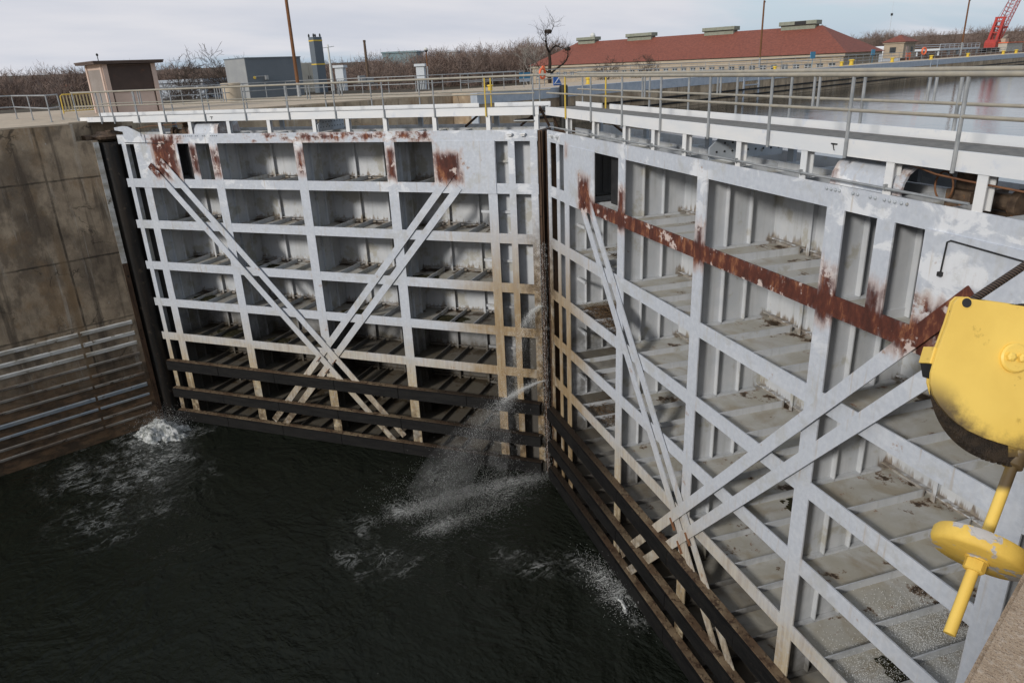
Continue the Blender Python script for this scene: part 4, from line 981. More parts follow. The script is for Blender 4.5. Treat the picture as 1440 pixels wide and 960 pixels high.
# the nest tree, limbs laid out as in the photo (plane of the limbs faces the lock)
r0 = empty('bare_tree', (-36, 38.65, -2), label='gnarled dark bare tree holding two bird nests, left of the red roof', cat='tree')
limbs = [([(0, 0, 0), (0, .02, 2.6), (0, -.03, 3.4), (0, .1, 4.3), (0, .08, 4.75), (0, .0, 5.35)], .17, .11),
         ([(0, 0, 5.35), (.2, -.55, 5.9), (.3, -.75, 6.3), (.3, -.72, 6.8), (.35, -.95, 7.3)], .09, .035),
         ([(0, 0, 5.3), (-.2, .7, 5.75), (-.3, 1.3, 5.95), (-.4, 1.9, 5.9)], .085, .045), ([(-.4, 1.9, 5.9), (-.5, 2.6, 5.7), (-.5, 3.1, 5.75)], .04, .015),
         ([(0, .05, 3.3), (.2, .8, 3.8), (.3, 1.7, 4.2), (.3, 2.3, 4.6), (.3, 2.5, 5.1), (.3, 2.45, 5.6)], .09, .03),
         ([(0, 0, 3.4), (-.2, -.6, 3.75), (-.3, -1.2, 3.95), (-.3, -1.4, 4.3)], .07, .02), ([(.3, -.72, 6.3), (.3, -1.2, 6.5), (.2, -1.4, 6.9)], .04, .015),
         ([(.3, -.7, 6.9), (.5, -.2, 7.2), (.5, .2, 7.7), (.5, .3, 8.1)], .035, .012)]
M['bark_black'] = mottled('blackish_bark', (.030, .023, .018), (.045, .035, .028), 2, .9, .1)
b = MB(); b.tube(limbs[0][0], limbs[0][1] * 1.2, 9, limbs[0][2] * 1.2); b.build('trunk', M['bark_black'], r0, smooth=True)
S = []; rg = random.Random(4)
for pts, ra, rb in limbs[1:]:
    pts = [Vector(p) for p in pts]; n = len(pts) - 1
    for i in range(n): S.append((pts[i], pts[i + 1], 1.3 * (ra + (rb - ra) * i / n), 1.3 * (ra + (rb - ra) * (i + 1) / n)))
    for i in range(1, n + 1):
        for k in range(5):
            q = pts[i]; d = (Vector((rg.uniform(-.6, .6), rg.uniform(-1, 1), rg.uniform(-.2, 1)))).normalized(); L = rg.uniform(.3, 1.0); r_ = .012
            for m in range(3):
                d = (d + Vector((rg.uniform(-.3, .3), rg.uniform(-.4, .4), rg.uniform(-.1, .35)))).normalized(); q2 = q + d * L / 2; S.append((q, q2, r_, r_ * .7))
                for w in range(2):
                    e_ = (d + Vector((rg.uniform(-.7, .7), rg.uniform(-.9, .9), rg.uniform(-.3, .7)))).normalized(); S.append((q2, q2 + e_ * L * .45, r_ * .6, r_ * .4))
                q = q2; r_ *= .75
seg_mesh('crown', *seg_arrays(S), M['bark_black'], r0, 5)
def nest(loc, rad, lab):
    rg = random.Random(int(rad * 100)); S = []
    for i in range(260):
        a = rg.uniform(0, 6.28); z = rg.uniform(-.5, .5); rr = rad * math.sqrt(max(.05, 1 - z * z * 2.2)) * rg.uniform(.7, 1.05)
        p = Vector((math.cos(a) * rr, math.sin(a) * rr, z * rad)); t = Vector((-math.sin(a), math.cos(a), rg.uniform(-.4, .4))) * rad * rg.uniform(.4, .8)
        S.append((p - t * .5, p + t * .5, .014, .009))
    o = seg_mesh('bird_nest', *seg_arrays(S), M['bark_dark'], None, 4); o.location = loc; tag(o, lab, 'nest')
nest((-35.65, 38.2, 5.25), .36, 'large twig nest in the very top of the gnarled bare tree')
nest((-35.7, 41.1, 3.62), .30, 'looser twig nest on the right hand limb of the bare tree')

# far woods that read as one mass
protos = []
for i in range(6):
    sg_ = tree_segs(random.Random(100 + i), 1.0, .013, spread=.46 + .04 * i, levels=4, twig=.0017, nb=(11, 6, 5, 4), base=.12); protos.append(([*seg_arrays([q for q in sg_ if q[4] < 3])], [*seg_arrays([q for q in sg_ if q[4] >= 3])]))
sg_ = tree_segs(random.Random(300), 1.0, .012, spread=.85, levels=3, twig=.004, nb=(16, 8, 6), base=.05); bush = ([*seg_arrays([q for q in sg_ if q[4] < 2])], [*seg_arrays([q for q in sg_ if q[4] >= 2])])
def seg_geo(P, Q, ra, rb, n):
    T = Q - P; T /= np.linalg.norm(T, axis=1)[:, None] + 1e-9
    ref = nr0.normal(size=T.shape); A = np.cross(T, ref); A /= np.linalg.norm(A, axis=1)[:, None] + 1e-9; B = np.cross(T, A); k = len(P)
    V = np.zeros((k, 2, n, 3))
    for j in range(n):
        an = 2 * math.pi * j / n; d = A * math.cos(an) + B * math.sin(an); V[:, 0, j] = P + d * ra[:, None]; V[:, 1, j] = Q + d * rb[:, None]
    i0 = np.arange(k) * (2 * n)
    F = [np.stack([i0 + j, i0 + (j + 1) % n, i0 + n + (j + 1) % n, i0 + n + j], 1) for j in range(n if n > 2 else 1)]
    return V.reshape(-1, 3), np.concatenate(F)
nr0 = np.random.default_rng(77)
def wood(name, lab, spots, bushes):
    acc = ([], [])
    for lst, src in ((spots, protos), (bushes, [bush])):
        for (x, y, z, h) in lst:
            pr = src[rng.randrange(len(src))]; t = rng.uniform(0, 6.28); c_, s2 = math.cos(t), math.sin(t)
            Rm = np.array([[c_, -s2, 0], [s2, c_, 0], [0, 0, 1]]); wsc = rng.uniform(.8, 1.15); sc = np.array([h * wsc, h * wsc, h])
            for i in (0, 1):
                P, Q, a, b = pr[i]; acc[i].append(((P @ Rm.T) * sc + (x, y, z), (Q @ Rm.T) * sc + (x, y, z), a * h, b * h))
    Vs, Fs, n0 = [], [], 0
    for i, n in ((0, 3), (1, 2)):
        V, F = seg_geo(*[np.concatenate([q[j] for q in acc[i]]) for j in range(4)], n); Vs.append(V); Fs.append(F + n0); n0 += len(V)
    o = raw_mesh(name, np.concatenate(Vs), np.concatenate(Fs), M['twigs']); tag(o, lab, 'woodland', kind='stuff')
CX, CY = 17.1, -17.9
def spot(az, d): a = R(az); return CX + d * math.sin(a), CY + d * math.cos(a)
def band(az0, az1, d0, d1, n, top, zb, j=2.0, bush_n=0):
    out, bo_ = [], []
    for i in range(n):
        az = az0 + (az1 - az0) * (i + rng.random()) / n; d = rng.uniform(d0, d1); x, y = spot(az, d)
        zt_ = (top(az) if callable(top) else top) * (d / ((d0 + d1) / 2)) ** .3 + rng.uniform(-j, j * .6)
        out.append((x, y, zb, max(4, zt_ - zb)))
    for i in range(bush_n):
        az = az0 + (az1 - az0) * (i + rng.random()) / bush_n; d = rng.uniform(d0 * .93, d1); x, y = spot(az, d)
        bo_.append((x, y, zb, rng.uniform(.3, .62) * ((top(az) if callable(top) else top) - zb)))
    return out, bo_
wood('woodland', 'dark bare wood across the river at the left edge', *band(-104, -69, 210, 300, 230, 7.6, -14, 3.0, 190))
wood('woodland', 'bare brown wood behind the pale mast, lamp post and white tower', *band(-70, -42, 190, 265, 210, lambda a: 5.8 + max(0, (a + 62)) * .20, -10, 2.6, 200))
wood('woodland', 'distant bare wood right of the long red roof', *band(-30, -1, 300, 430, 200, 9.4, -4, 2.6, 150))
for i, (az, d, top) in enumerate(((-24.2, 280, 11.5), )):
    x, y = spot(az, d); tree((x, y, -3), top + 3, .35, 'taller pale bare tree just behind the right end of the red roof', 40 + i, 'bark', levels=5, twig=.05, nb=(6, 4, 3, 3, 2))

# ------------------------------------------------------------------ things at the near right: the yellow sheave block
RX, RY, RZ = Vector((0.694257, 0.718593, -0.040400)), Vector((-0.231383, 0.275995, 0.932893)), Vector((0.681520, -0.638319, 0.357881))
g = G('chipped_yellow_paint', .45, .4); n = g.noise(7, 6, .7); n2 = g.noise(22, 5, .7); d_ = g.noise(2.2, 5, .6, off=4)
c = g.mix(g.step(d_, .35, .7), (.78, .54, .115), (.70, .47, .095))
c = g.mix(g.mul(g.step(n, .60, .66), .55), c, (.42, .27, .05)); c = g.mix(g.step(g.noise(16, 6, .75, off=8), .69, .72), c, (.12, .07, .035))
cx = g.sep(g.obj()); dx = g.math('SUBTRACT', cx[0], .012); dy = g.math('ADD', cx[1], .12)
rr = g.math('SQRT', g.math('ADD', g.mul(dx, dx), g.mul(dy, dy)))
gm = g.mul(g.step(rr, .46, .42), g.step(g.math('ADD', rr, g.mul(g.math('SUBTRACT', n2, .5), .12)), .19, .30)); gm = g.mul(gm, g.step(g.math('ADD', cx[1], g.mul(cx[0], .45)), -.20, -.36))
c = g.mix(g.mul(gm, g.step(cx[2], -.12, .0)), c, (.10, .07, .035))
g.color(c); g.bump(n2, .12, .004); M['sheave_yellow'] = g.m
g = G('peeling_yellow_paint', .6, .3); n = g.noise(9, 6, .72); n3 = g.noise(5.5, 5, .65, off=3)
c = g.mix(g.step(n, .35, .7), (.74, .50, .10), (.64, .42, .08)); c = g.mix(g.step(n3, .575, .60), c, (.44, .42, .40))
g.color(c); g.bump(g.math('ADD', n, g.mul(g.step(n3, .60, .62), -.8)), .5, .006); M['peeling'] = g.m
M['wheel_dark'] = mottled('greasy_wheel', (.020, .015, .011), (.04, .028, .018), 20, .7, .3, bump=.6)
g = G('steel_rope', .6, .3, .2); o_ = g.obj(); sp = g.sep(o_)
wv = g.math('SINE', g.math('ADD', g.mul(sp[0], 300), g.mul(sp[1], 420))); g.color(g.mix(g.step(wv, -.6, .5), (.025, .018, .014), (.12, .085, .065))); g.bump(wv, .8, .006); M['rope'] = g.m
K = 3.0 / 1006.24
pin = Vector((16.463, -14.668, .846)) + RX * ((1420 - 1370) * K) + RY * (-(500 - 540) * K)
Lp = lambda px, py, z=0.0: Vector(((px - 720) * (3 - z) / 1006.24 - 700 * K, -(py - 480) * (3 - z) / 1006.24 + 20 * K, z))
Lc = lambda px, py, z=0.0: Vector(((px - 1420) * K, -(py - 500) * K, z))
r0 = empty('sheave_block', pin, label='yellow cable sheave housing with a weighted rod, hanging over the lock at the right edge', cat='sheave block')
r0.rotation_euler = Matrix((RX, RY, RZ)).transposed().to_euler()
outl = [(1347, 419), (1356, 419), (1440, 431), (1545, 446), (1552, 560), (1535, 600), (1480, 640), (1440, 633), (1403, 622), (1382, 615), (1360, 605), (1345, 595), (1333, 585), (1320, 570), (1311, 555), (1307, 540), (1308, 524), (1316, 496), (1322, 480), (1331, 456), (1336, 440), (1340, 426)]
pts = [Lc(*p)[:2] for p in outl]
b = MB(); b.prism(pts, -.004, .010); b.lathe([(.026, .0101), (.026, .012)], Lc(1357, 426), (0, 0, 1), 12)
b.build('cheek_plate', M['sheave_yellow'], r0, bevel=.004)
b = MB(); b.prism([tuple(Lp(p[0] - 4, p[1] - 2, -.1)[:2]) for p in outl], -.105, -.092); b.build('cheek_plate', M['sheave_yellow'], r0, bevel=.003)
b = MB(); b.lathe([(.020, .0102), (.020, .0135)], Lc(1357, 426), (0, 0, 1), 14); b.build('hole', M['dark'], r0)
cw = Lp(1424, 541, -.05)
b = MB(); b.lathe([(.05, -.088), (.33, -.088), (.338, -.078), (.30, -.048), (.338, -.018), (.33, -.008), (.05, -.008)], cw.xy.to_3d(), (0, 0, 1), 64)
for i in range(90):
    a = 2 * math.pi * i / 90 + rng.uniform(-.02, .02); q = cw.xy.to_3d() + Vector((math.cos(a), math.sin(a), 0)) * .337; s_2 = rng.uniform(.004, .008)
    b.box(q.x - s_2, q.x + s_2, q.y - s_2, q.y + s_2, -.03, -.01)
b.build('sheave_wheel', M['wheel_dark'], r0, smooth=True)
b = MB(); b.lathe([(.062, .010), (.062, .020), (.055, .026), (.0, .026)], Lc(1424, 503), (0, 0, 1), 28)
bp = b.build('pin_plate', M['sheave_yellow'], r0, smooth=True)
for dx, dy in ((-9, 0), (7, 2)):
    b = MB(); b.lathe([(.019, .026), (.019, .042), (.010, .047)], Lc(1423 + dx, 501 + dy), (0, 0, 1), 6); b.build('bolt', M['sheave_yellow'], bp)
b = MB(); b.prism([tuple(Lp(*p, -.06)[:2]) for p in ((1297, 510), (1304, 487), (1319, 492), (1311, 514))], -.09, -.006); b.build('lug', M['sheave_yellow'], r0, bevel=.003)
b = MB(); b.prism([tuple(Lp(*p, -.06)[:2]) for p in ((1299, 511), (1311, 514.5), (1312, 533), (1302, 530))], -.085, -.01); b.build('lug_stop', M['dark'], r0)
A0, A1 = Lp(1429, 640, -.045), Lp(1335, 891, .16); ax = (A1 - A0).normalized()
rod = lambda f: A0.lerp(A1, f)
b = MB(); b.lathe([(.052, -.035), (.054, .0), (.040, .02), (.040, .055), (.030, .06)], A0, ax, 24); b.box(*[v for p in ((A0.x - .06, A0.x + .1), (A0.y - .0, A0.y + .06), (-.09, -.004)) for v in p]); b.build('rod_socket', M['sheave_yellow'], r0, smooth=True)
b = MB(); b.tube([rod(0), rod(.3), rod(.6), rod(1)], .0225, 20); b.build('rod', M['sheave_yellow'], r0, smooth=True)
dc = rod(.55)
b = MB(); b.lathe([(.03, -.040), (.160, -.040), (.175, -.036), (.183, -.024), (.184, .022), (.178, .034), (.168, .042), (.03, .042)], dc, ax, 56); b.build('weight', M['peeling'], r0, smooth=True)
b = MB(); b.lathe([(.046, .041), (.046, .048), (.030, .049)], dc, ax, 24); b.lathe([(.040, .049), (.040, .088), (.034, .094)], dc, ax, 8); b.build('nut', M['peeling'], r0, smooth=True)
b = MB(); b.tube([Lc(1350, 440, -.05), Lc(1395, 410, -.05), Lc(1440, 380, -.05), Lc(1560, 300, -.05), Lc(1700, 215, -.05)], .0165, 14); b.build('wire_rope', M['rope'], r0, smooth=True)
# the bracket and post that carry it, on the wall outside the frame
b = MB(); p0 = Lc(1540, 520, -.05); b.bar(p0, Lc(1700, 560, -.12), .06, .12, (0, 0, 1)); b.build('bracket', M['sheave_yellow'], r0)
wp = pin + RX * Lc(1700, 560).x + RY * Lc(1700, 560).y - RZ * .12
r1 = empty('davit_post', (wp.x, wp.y, ZT), label='yellow steel post on the lock wall that carries the sheave block', cat='post')
b = MB(); b.lathe([(.16, 0), (.16, .03), (.07, .04), (.07, max(.5, wp.z - ZT + .5)), (.05, max(.5, wp.z - ZT + .5) + .03)], (0, 0, 0), n=20); b.build('post', M['sheave_yellow'], r1, smooth=True)

# ------------------------------------------------------------------ spray, foam and flotsam
M['droplet'] = None
g = G('water_droplets', .35, .5); g.color((.80, .82, .82)); M['droplet'] = g.m
g = G('white_water', .55, .4); n = g.noise(5, 8, .75); n2 = g.noise(16, 6, .7)
g.color(g.mix(g.step(n, .36, .66), (.10, .11, .10), (.72, .73, .72))); g.bump(g.math('ADD', n, g.mul(n2, .5)), .9, .08); M['white_water'] = g.m
nr = np.random.default_rng(5)
OCT = np.array([(1.2, 0, -.6), (-.6, 1.04, -.6), (-.6, -1.04, -.6), (0, 0, 1.2)], float)
OF = np.array([(0, 1, 3), (1, 2, 3), (2, 0, 3), (2, 1, 0)])
def droplets(name, pts, rad, lab, stretch=1.0):
    k = len(pts); sc = np.stack([rad, rad, rad * stretch], 1)
    V = pts[:, None, :] + OCT[None] * sc[:, None, :]
    F = (np.arange(k)[:, None, None] * 4 + OF[None]).reshape(-1, 3)
    o = raw_mesh(name, V.reshape(-1, 3), F, M['droplet']); tag(o, lab, 'spray', kind='stuff'); return o
def jet(n, p0, d, v, vz, jit, T, tpow=1.0, floor=ZL):
    t = nr.random(n) ** tpow * T; dv = nr.normal(size=(n, 3)) * jit
    d = np.array(d, float); d /= np.linalg.norm(d); sp = v * (1 + nr.normal(size=n) * .10)
    P = np.array(p0) + np.stack([(d[0] * sp + dv[:, 0]) * t, (d[1] * sp + dv[:, 1]) * t, (vz + dv[:, 2]) * t - 4.9 * t * t], 1)
    return P[P[:, 2] > floor + .01]
A = [jet(2600, (-.12, -.15, -6.0), (-.42, -.9, 0), 1.9, .5, .10, .42), jet(7000, (-.12, -.15, -6.0), (-.42, -.9, 0), 1.7, .5, .34, 1.25, .7),
     jet(5200, (-.1, -.12, -8.95), (-.22, -.97, 0), 6.2, .3, .20, .30), jet(9500, (-.1, -.12, -8.95), (-.27, -.95, 0), 5.6, .25, .42, 1.0, .75), jet(2600, (-.1, -.12, -8.95), (-.5, -.86, 0), 4.2, .5, .5, 1.0, .7)]
P = np.concatenate(A); droplets('water_spray', P, (.0016 + .0042 * nr.random(len(P)) ** 2.5), 'fine white spray jetting from the leaking joint between the gates', 2.6)
# water trickling down the mitre joint
z = nr.uniform(-12.9, -3.6, 3000); P = np.stack([nr.normal(size=3000) * .12 - .05, -.12 - np.abs(nr.normal(size=3000)) * .12, z], 1)
droplets('water_trickle', P, .0014 + .0035 * nr.random(len(P)) ** 2, 'water trickling down the dark joint where both gates meet', 6.0)
# splash where the jets land
def patch(n, c, s, ang, h):
    q = nr.normal(size=(n, 2)) * np.array(s); ca, sa = math.cos(ang), math.sin(ang)
    return np.stack([c[0] + q[:, 0] * ca - q[:, 1] * sa, c[1] + q[:, 0] * sa + q[:, 1] * ca, ZL + np.abs(nr.normal(size=n)) * h], 1)
def streak(n, a, b, w0, w1, h, p=1.0):
    t = nr.random(n) ** p + nr.normal(size=n) * .13; a, b = np.array(a), np.array(b); d = (b - a) / np.linalg.norm(b - a); w = np.abs(w0 + (w1 - w0) * t) * nr.normal(size=n) * (.6 + 1.2 * nr.random(n))
    return np.stack([a[0] + (b[0] - a[0]) * t - d[1] * w, a[1] + (b[1] - a[1]) * t + d[0] * w, ZL + np.abs(nr.normal(size=n)) * h], 1)
P = np.concatenate([streak(11000, (-2.1, -5.7), (-.7, -2.2), .22, .45, .10, 1.6), streak(7000, (-.5, -5.6), (.2, -2.6), .18, .35, .08, 1.8), streak(9000, (-1.3, -3.3), (.05, -.6), .35, .2, .14, .9), patch(5000, (-2.0, -3.4), (1.5, 1.0), R(60), .25)])
droplets('water_splash', P, (.0018 + .0046 * nr.random(len(P)) ** 2.5), 'spray splashing up from the dark water where the leak lands', 1.0)
# the soft mist carried with the jet: a closed body of thin white vapour that widens as it falls
def mist(name, path, radii, dens, lab):
    b = MB(); b.tube(path, radii, 20); o = b.build(name, None, smooth=True)
    m = bpy.data.materials.new(name); m.use_nodes = True; t_ = m.node_tree; t_.nodes.clear()
    ou = t_.nodes.new('ShaderNodeOutputMaterial'); pv = t_.nodes.new('ShaderNodeVolumePrincipled'); pv.inputs['Color'].default_value = (.92, .93, .93, 1)
    tcn = t_.nodes.new('ShaderNodeTexCoord'); nz = t_.nodes.new('ShaderNodeTexNoise'); nz.inputs['Scale'].default_value = 1.6; nz.inputs['Detail'].default_value = 4
    mr = t_.nodes.new('ShaderNodeMapRange'); mr.inputs[1].default_value = .35; mr.inputs[2].default_value = .72; mr.inputs[4].default_value = dens
    t_.links.new(tcn.outputs['Object'], nz.inputs['Vector']); t_.links.new(nz.outputs[0], mr.inputs[0]); t_.links.new(mr.outputs[0], pv.inputs['Density']); t_.links.new(pv.outputs[0], ou.inputs['Volume'])
    o.data.materials.clear(); o.data.materials.append(m); tag(o, lab, 'mist', kind='stuff')
def traj(p0, d, v, vz, ts):
    d = Vector((*d, 0)).normalized(); return [(p0[0] + d.x * v * t, p0[1] + d.y * v * t, p0[2] + vz * t - 4.9 * t * t) for t in ts]
mist('spray_mist', traj((-.1, -.12, -8.95), (-.27, -.95), 5.5, .25, (0, .15, .3, .45, .6, .75, .90)), [.04, .12, .26, .48, .75, 1.0, 1.15], .11, 'soft white mist falling from the strong lower leak to the water')
mist('spray_mist', traj((-.12, -.15, -6.0), (-.42, -.9), 1.75, .5, (0, .15, .3, .5, .75, 1.0, 1.2)), [.04, .10, .18, .25, .32, .38, .42], .22, 'soft white mist falling from the thin upper leak')
mist('spray_mist', [(-1.9, -5.3, ZL + .22), (-1.1, -3.4, ZL + .28), (-.5, -2.0, ZL + .28), (.0, -.8, ZL + .2)], [.10, .24, .22, .06], .45, 'low white mist over the water where the leak lands')
U_ = np.array([math.cos(TH), -math.sin(TH), 0]); Nn = np.array([math.sin(TH), math.cos(TH), 0])
def leafp(u, d, z): return np.outer(u, U_) + np.outer(d, Nn) + np.stack([0 * u, 0 * u, z], 1)
n_ = 5200; P = np.concatenate([leafp(nr.normal(16.3, .5, n_), nr.uniform(.1, 1.7, n_), -7.09 + np.abs(nr.normal(size=n_)) * .05),
    leafp(nr.normal(16.0, .7, n_), nr.uniform(.1, 1.5, n_), -8.73 + np.abs(nr.normal(size=n_)) * .06)])
P = P[(P @ U_ < 17.4)]
droplets('water_splash', P, nr.uniform(.002, .008, len(P)), 'splashing water on the gate floors at the lower right corner', 1.0)
# the boil by the left wall and the foam along the right gate
def mound(name, cx, cy, rx, ry, h, rot, lab, seed):
    bm = bmesh.new(); bmesh.ops.create_grid(bm, x_segments=60, y_segments=60, size=1.0)
    from mathutils import noise as mn
    off = Vector((seed * 7.3, seed * 3.1, 0))
    for v in bm.verts:
        x, y = v.co.x, v.co.y; rr = math.hypot(x, y)
        f = max(0, 1 - rr * rr * (1 + .25 * mn.noise(Vector((x * 3, y * 3, seed)))))
        nz = mn.fractal(Vector((x * 1.7, y * 1.7, 0)) + off, .9, 2.2, 5); n2 = mn.fractal(Vector((x * 7, y * 7, 3)) + off, .7, 2.1, 4)
        z = f * h * (.55 + .75 * nz) + (.16 * n2) * h * min(1, f * 3) - .06 - .10 * rr
        v.co = Vector((x * rx * (1 + .15 * nz), y * ry * (1 + .15 * nz), z))
    me = bpy.data.meshes.new(name); bm.to_mesh(me); bm.free(); me.materials.append(M['white_water'])
    me.polygons.foreach_set('use_smooth', [True] * len(me.polygons))
    o = bpy.data.objects.new(name, me); COL.objects.link(o); o.location = (cx, cy, ZL); o.rotation_euler.z = rot; tag(o, lab, 'foam', kind='stuff')
mound('white_water', -15.7, -9.65, 1.6, 1.1, .75, .3, 'white boil of water at the foot of the left wall', 1)
mound('white_water', 6.55, -3.95, .95, .42, .18, -TH - .1, 'patch of foam spilling along the foot of the right gate', 2)
P = np.concatenate([patch(4000, (-15.6, -9.5), (.6, .5), 0, .45), patch(1200, (6.2, -3.9), (.7, .3), -TH, .12), patch(900, (5.2, -3.5), (.5, .25), -TH, .1)])
droplets('water_splash', P, nr.uniform(.0025, .009, len(P)), 'droplets thrown up by the white boil at the left wall', 1.0)

# dead reeds and muck caught on the right gate
M['reed'] = mottled('dead_reeds', (.085, .055, .032), (.15, .10, .06), 6, .9, .1)
M['moss'] = mottled('dark_moss', (.018, .020, .010), (.035, .03, .016), 9, .95, .1)
def reeds(u0, u1, d0, d1, z, n, h, lab):
    rg = random.Random(int(u0 * 31)); S = []
    for i in range(n):
        u, d = rg.uniform(u0, u1), rg.uniform(d0, d1); f = 1 - abs((u - (u0 + u1) / 2) / ((u1 - u0) / 2)) ** 2
        p = Vector((u, d, z + rg.random() * h * f)); t = Vector((rg.uniform(-1, 1), rg.uniform(-.6, .6), rg.uniform(-.25, .35))) * rg.uniform(.15, .45)
        S.append((p - t, p + t, .007, .005))
    o = seg_mesh('reed_heap', *seg_arrays(S), M['reed'], None, 3); o.rotation_euler.z = -TH; tag(o, lab, 'debris', kind='stuff')
reeds(2.6, 5.5, .15, 1.1, -5.39, 700, .42, 'heap of dead brown reeds caught on a floor of the right gate near the joint')
reeds(2.7, 5.0, .9, 1.75, -3.55, 260, .16, 'thin scatter of dead reeds on the floor above the larger heap')
reeds(2.8, 4.6, .2, 1.0, -8.74, 160, .12, 'few dead reeds low down in the right gate')
def muck(leaf_sy, u, d, z, ru, rd, h, seed, lab):
    bm = bmesh.new(); bmesh.ops.create_grid(bm, x_segments=26, y_segments=26, size=1)
    from mathutils import noise as mn
    for v in bm.verts:
        x, y = v.co.x, v.co.y; nz = mn.fractal(Vector((x * 2.2 + seed, y * 2.2, 0)), .8, 2, 5)
        f = max(0, 1 - math.hypot(x, y) * (1 + .5 * nz)); v.co = Vector((u + x * ru, leaf_sy * (d + y * rd), z + .014 + (f ** .5 * h * (.7 + .6 * nz) if f > 0 else -.05)))
    me = bpy.data.meshes.new('muck'); bm.to_mesh(me); bm.free(); me.materials.append(M['moss'])
    o = bpy.data.objects.new('muck', me); COL.objects.link(o); o.rotation_euler.z = -TH if leaf_sy > 0 else math.pi + TH; tag(o, lab, 'debris', kind='stuff')
for i, (sy, u, d, r_, ru, rd) in enumerate(((1, 12.7, 1.3, 4, .7, .35), (1, 9.3, 1.4, 3, .5, .3), (1, 16.4, 1.5, 3, .35, .3), (1, 16.9, 1.55, 4, .4, .25), (1, 15.5, 1.2, 5, .4, .25), (1, 12.9, 1.1, 5, .35, .3), (1, 8.9, 1.2, 4, .4, .3),
      (-1, 16.6, .9, 4, .7, .45), (-1, 15.6, 1.0, 5, .9, .5), (-1, 12.8, .7, 5, .6, .35), (-1, 8.7, .7, 4, .6, .35), (-1, 5.2, .6, 3, .6, .35), (-1, 4.3, .8, 4, .8, .4), (-1, 12.8, .9, 3, .5, .3))):
    where = 'right' if sy > 0 else 'left'
    muck(sy, u, d, ZR[r_], ru, rd, .07, i * 5.1, 'dark moss and muck on a floor of the %s gate, girder level %d below the top, %.0f m out from the joint' % (where, r_, u))

# ------------------------------------------------------------------ camera, sky, sun
cam_d = bpy.data.cameras.new('camera'); cam = bpy.data.objects.new('camera', cam_d); COL.objects.link(cam); scene.camera = cam
cam.matrix_world = Matrix(((RX.x, RY.x, RZ.x, 17.121), (RX.y, RY.y, RZ.y, -17.926), (RX.z, RY.z, RZ.z, 2.165), (0, 0, 0, 1)))
cam_d.sensor_fit = 'HORIZONTAL'; cam_d.sensor_width = 36; cam_d.lens = 36 * 1006.24 / 1440; cam_d.clip_start = .05; cam_d.clip_end = 6000
SUN = Vector((.06, -1, 0)).normalized(); EL = R(23)
w = bpy.data.worlds.new('World'); scene.world = w; w.use_nodes = True; nt = w.node_tree; nt.nodes.clear()
out = nt.nodes.new('ShaderNodeOutputWorld'); bg = nt.nodes.new('ShaderNodeBackground'); bg.inputs[1].default_value = .10
sky = nt.nodes.new('ShaderNodeTexSky'); sky.sky_type = 'NISHITA'; sky.sun_disc = False; sky.sun_elevation = EL; sky.sun_rotation = math.atan2(SUN.x, SUN.y); sky.air_density = 1.2; sky.dust_density = 2.0
tc = nt.nodes.new('ShaderNodeTexCoord')
def nd(t, **k):
    n = nt.nodes.new(t)
    for a, v in k.items(): setattr(n, a, v)
    return n
sp = nd('ShaderNodeSeparateXYZ'); nt.links.new(tc.outputs['Generated'], sp.inputs[0])
zz = nd('ShaderNodeMath', operation='ADD'); nt.links.new(sp.outputs[2], zz.inputs[0]); zz.inputs[1].default_value = .12
dv = nd('ShaderNodeVectorMath', operation='DIVIDE'); nt.links.new(tc.outputs['Generated'], dv.inputs[0])
cb = nd('ShaderNodeCombineXYZ')
for i in range(3): nt.links.new(zz.outputs[0], cb.inputs[i])
nt.links.new(cb.outputs[0], dv.inputs[1])
st = nd('ShaderNodeVectorMath', operation='MULTIPLY'); nt.links.new(dv.outputs[0], st.inputs[0]); st.inputs[1].default_value = (.75, .45, 0)
n1 = nd('ShaderNodeTexNoise'); nt.links.new(st.outputs[0], n1.inputs['Vector']); n1.inputs['Scale'].default_value = .55; n1.inputs['Detail'].default_value = 7; n1.inputs['Distortion'].default_value = .5
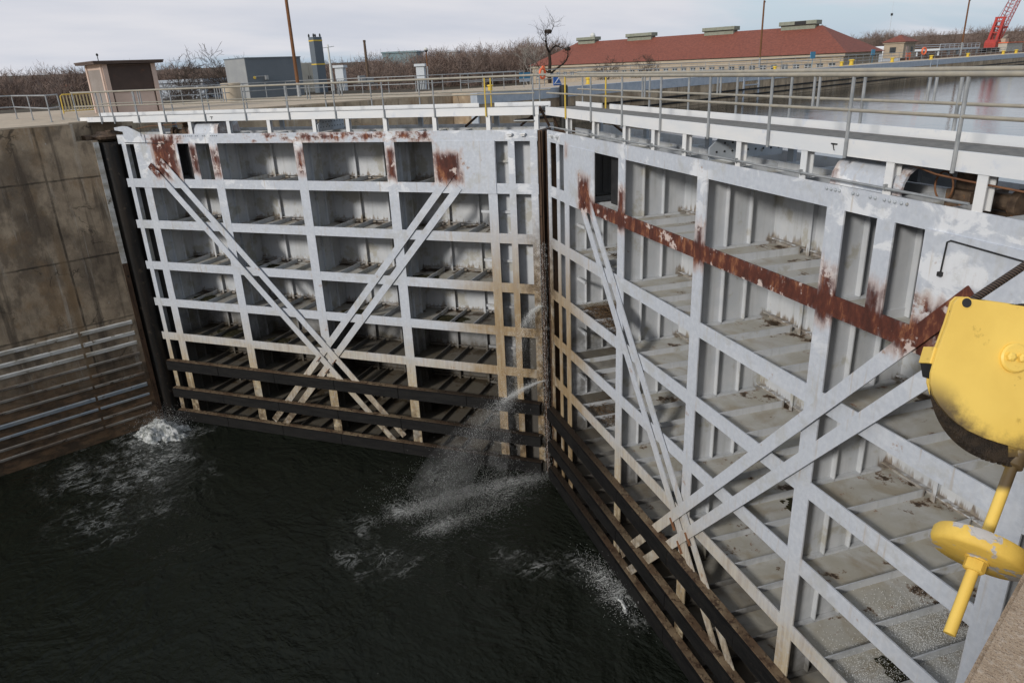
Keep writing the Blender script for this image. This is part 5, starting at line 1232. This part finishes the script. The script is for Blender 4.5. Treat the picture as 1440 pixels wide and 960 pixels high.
n2 = nd('ShaderNodeTexNoise'); nt.links.new(st.outputs[0], n2.inputs['Vector']); n2.inputs['Scale'].default_value = 1.1; n2.inputs['Detail'].default_value = 6
r1_ = nd('ShaderNodeMapRange', interpolation_type='SMOOTHSTEP'); nt.links.new(n1.outputs[0], r1_.inputs[0]); r1_.inputs[1].default_value = .38; r1_.inputs[2].default_value = .54
r2_ = nd('ShaderNodeMapRange', interpolation_type='SMOOTHSTEP'); nt.links.new(n2.outputs[0], r2_.inputs[0]); r2_.inputs[1].default_value = .3; r2_.inputs[2].default_value = .7
cm = nd('ShaderNodeMix', data_type='RGBA'); nt.links.new(r2_.outputs[0], cm.inputs[0]); cm.inputs[6].default_value = (4.9, 5.15, 5.8, 1); cm.inputs[7].default_value = (6.1, 6.1, 6.45, 1)
bm_ = nd('ShaderNodeMix', data_type='RGBA'); bm_.inputs[0].default_value = .75; nt.links.new(sky.outputs[0], bm_.inputs[6]); bm_.inputs[7].default_value = (4.4, 5.5, 6.8, 1)
mx = nd('ShaderNodeMix', data_type='RGBA'); nt.links.new(r1_.outputs[0], mx.inputs[0]); nt.links.new(bm_.outputs[2], mx.inputs[6]); nt.links.new(cm.outputs[2], mx.inputs[7])
nt.links.new(mx.outputs[2], bg.inputs[0]); nt.links.new(bg.outputs[0], out.inputs[0])
sl = bpy.data.lights.new('sun', 'SUN'); sl.energy = 2.1; sl.angle = R(9); sl.color = (1, .95, .88)
so = bpy.data.objects.new('sun', sl); COL.objects.link(so)
sd = Vector((SUN.x * math.cos(EL), SUN.y * math.cos(EL), math.sin(EL))); so.rotation_euler = sd.to_track_quat('Z', 'Y').to_euler(); so.location = sd * 80
vs = scene.view_settings; vs.view_transform = 'Standard'; vs.look = 'None'; vs.exposure = 0.28; vs.gamma = 1; vs.use_curve_mapping = False
scene.render.engine = 'CYCLES'; scene.cycles.max_bounces = 8; scene.cycles.diffuse_bounces = 3; scene.cycles.glossy_bounces = 3; scene.cycles.transparent_max_bounces = 24
scene.cycles.use_denoising = True
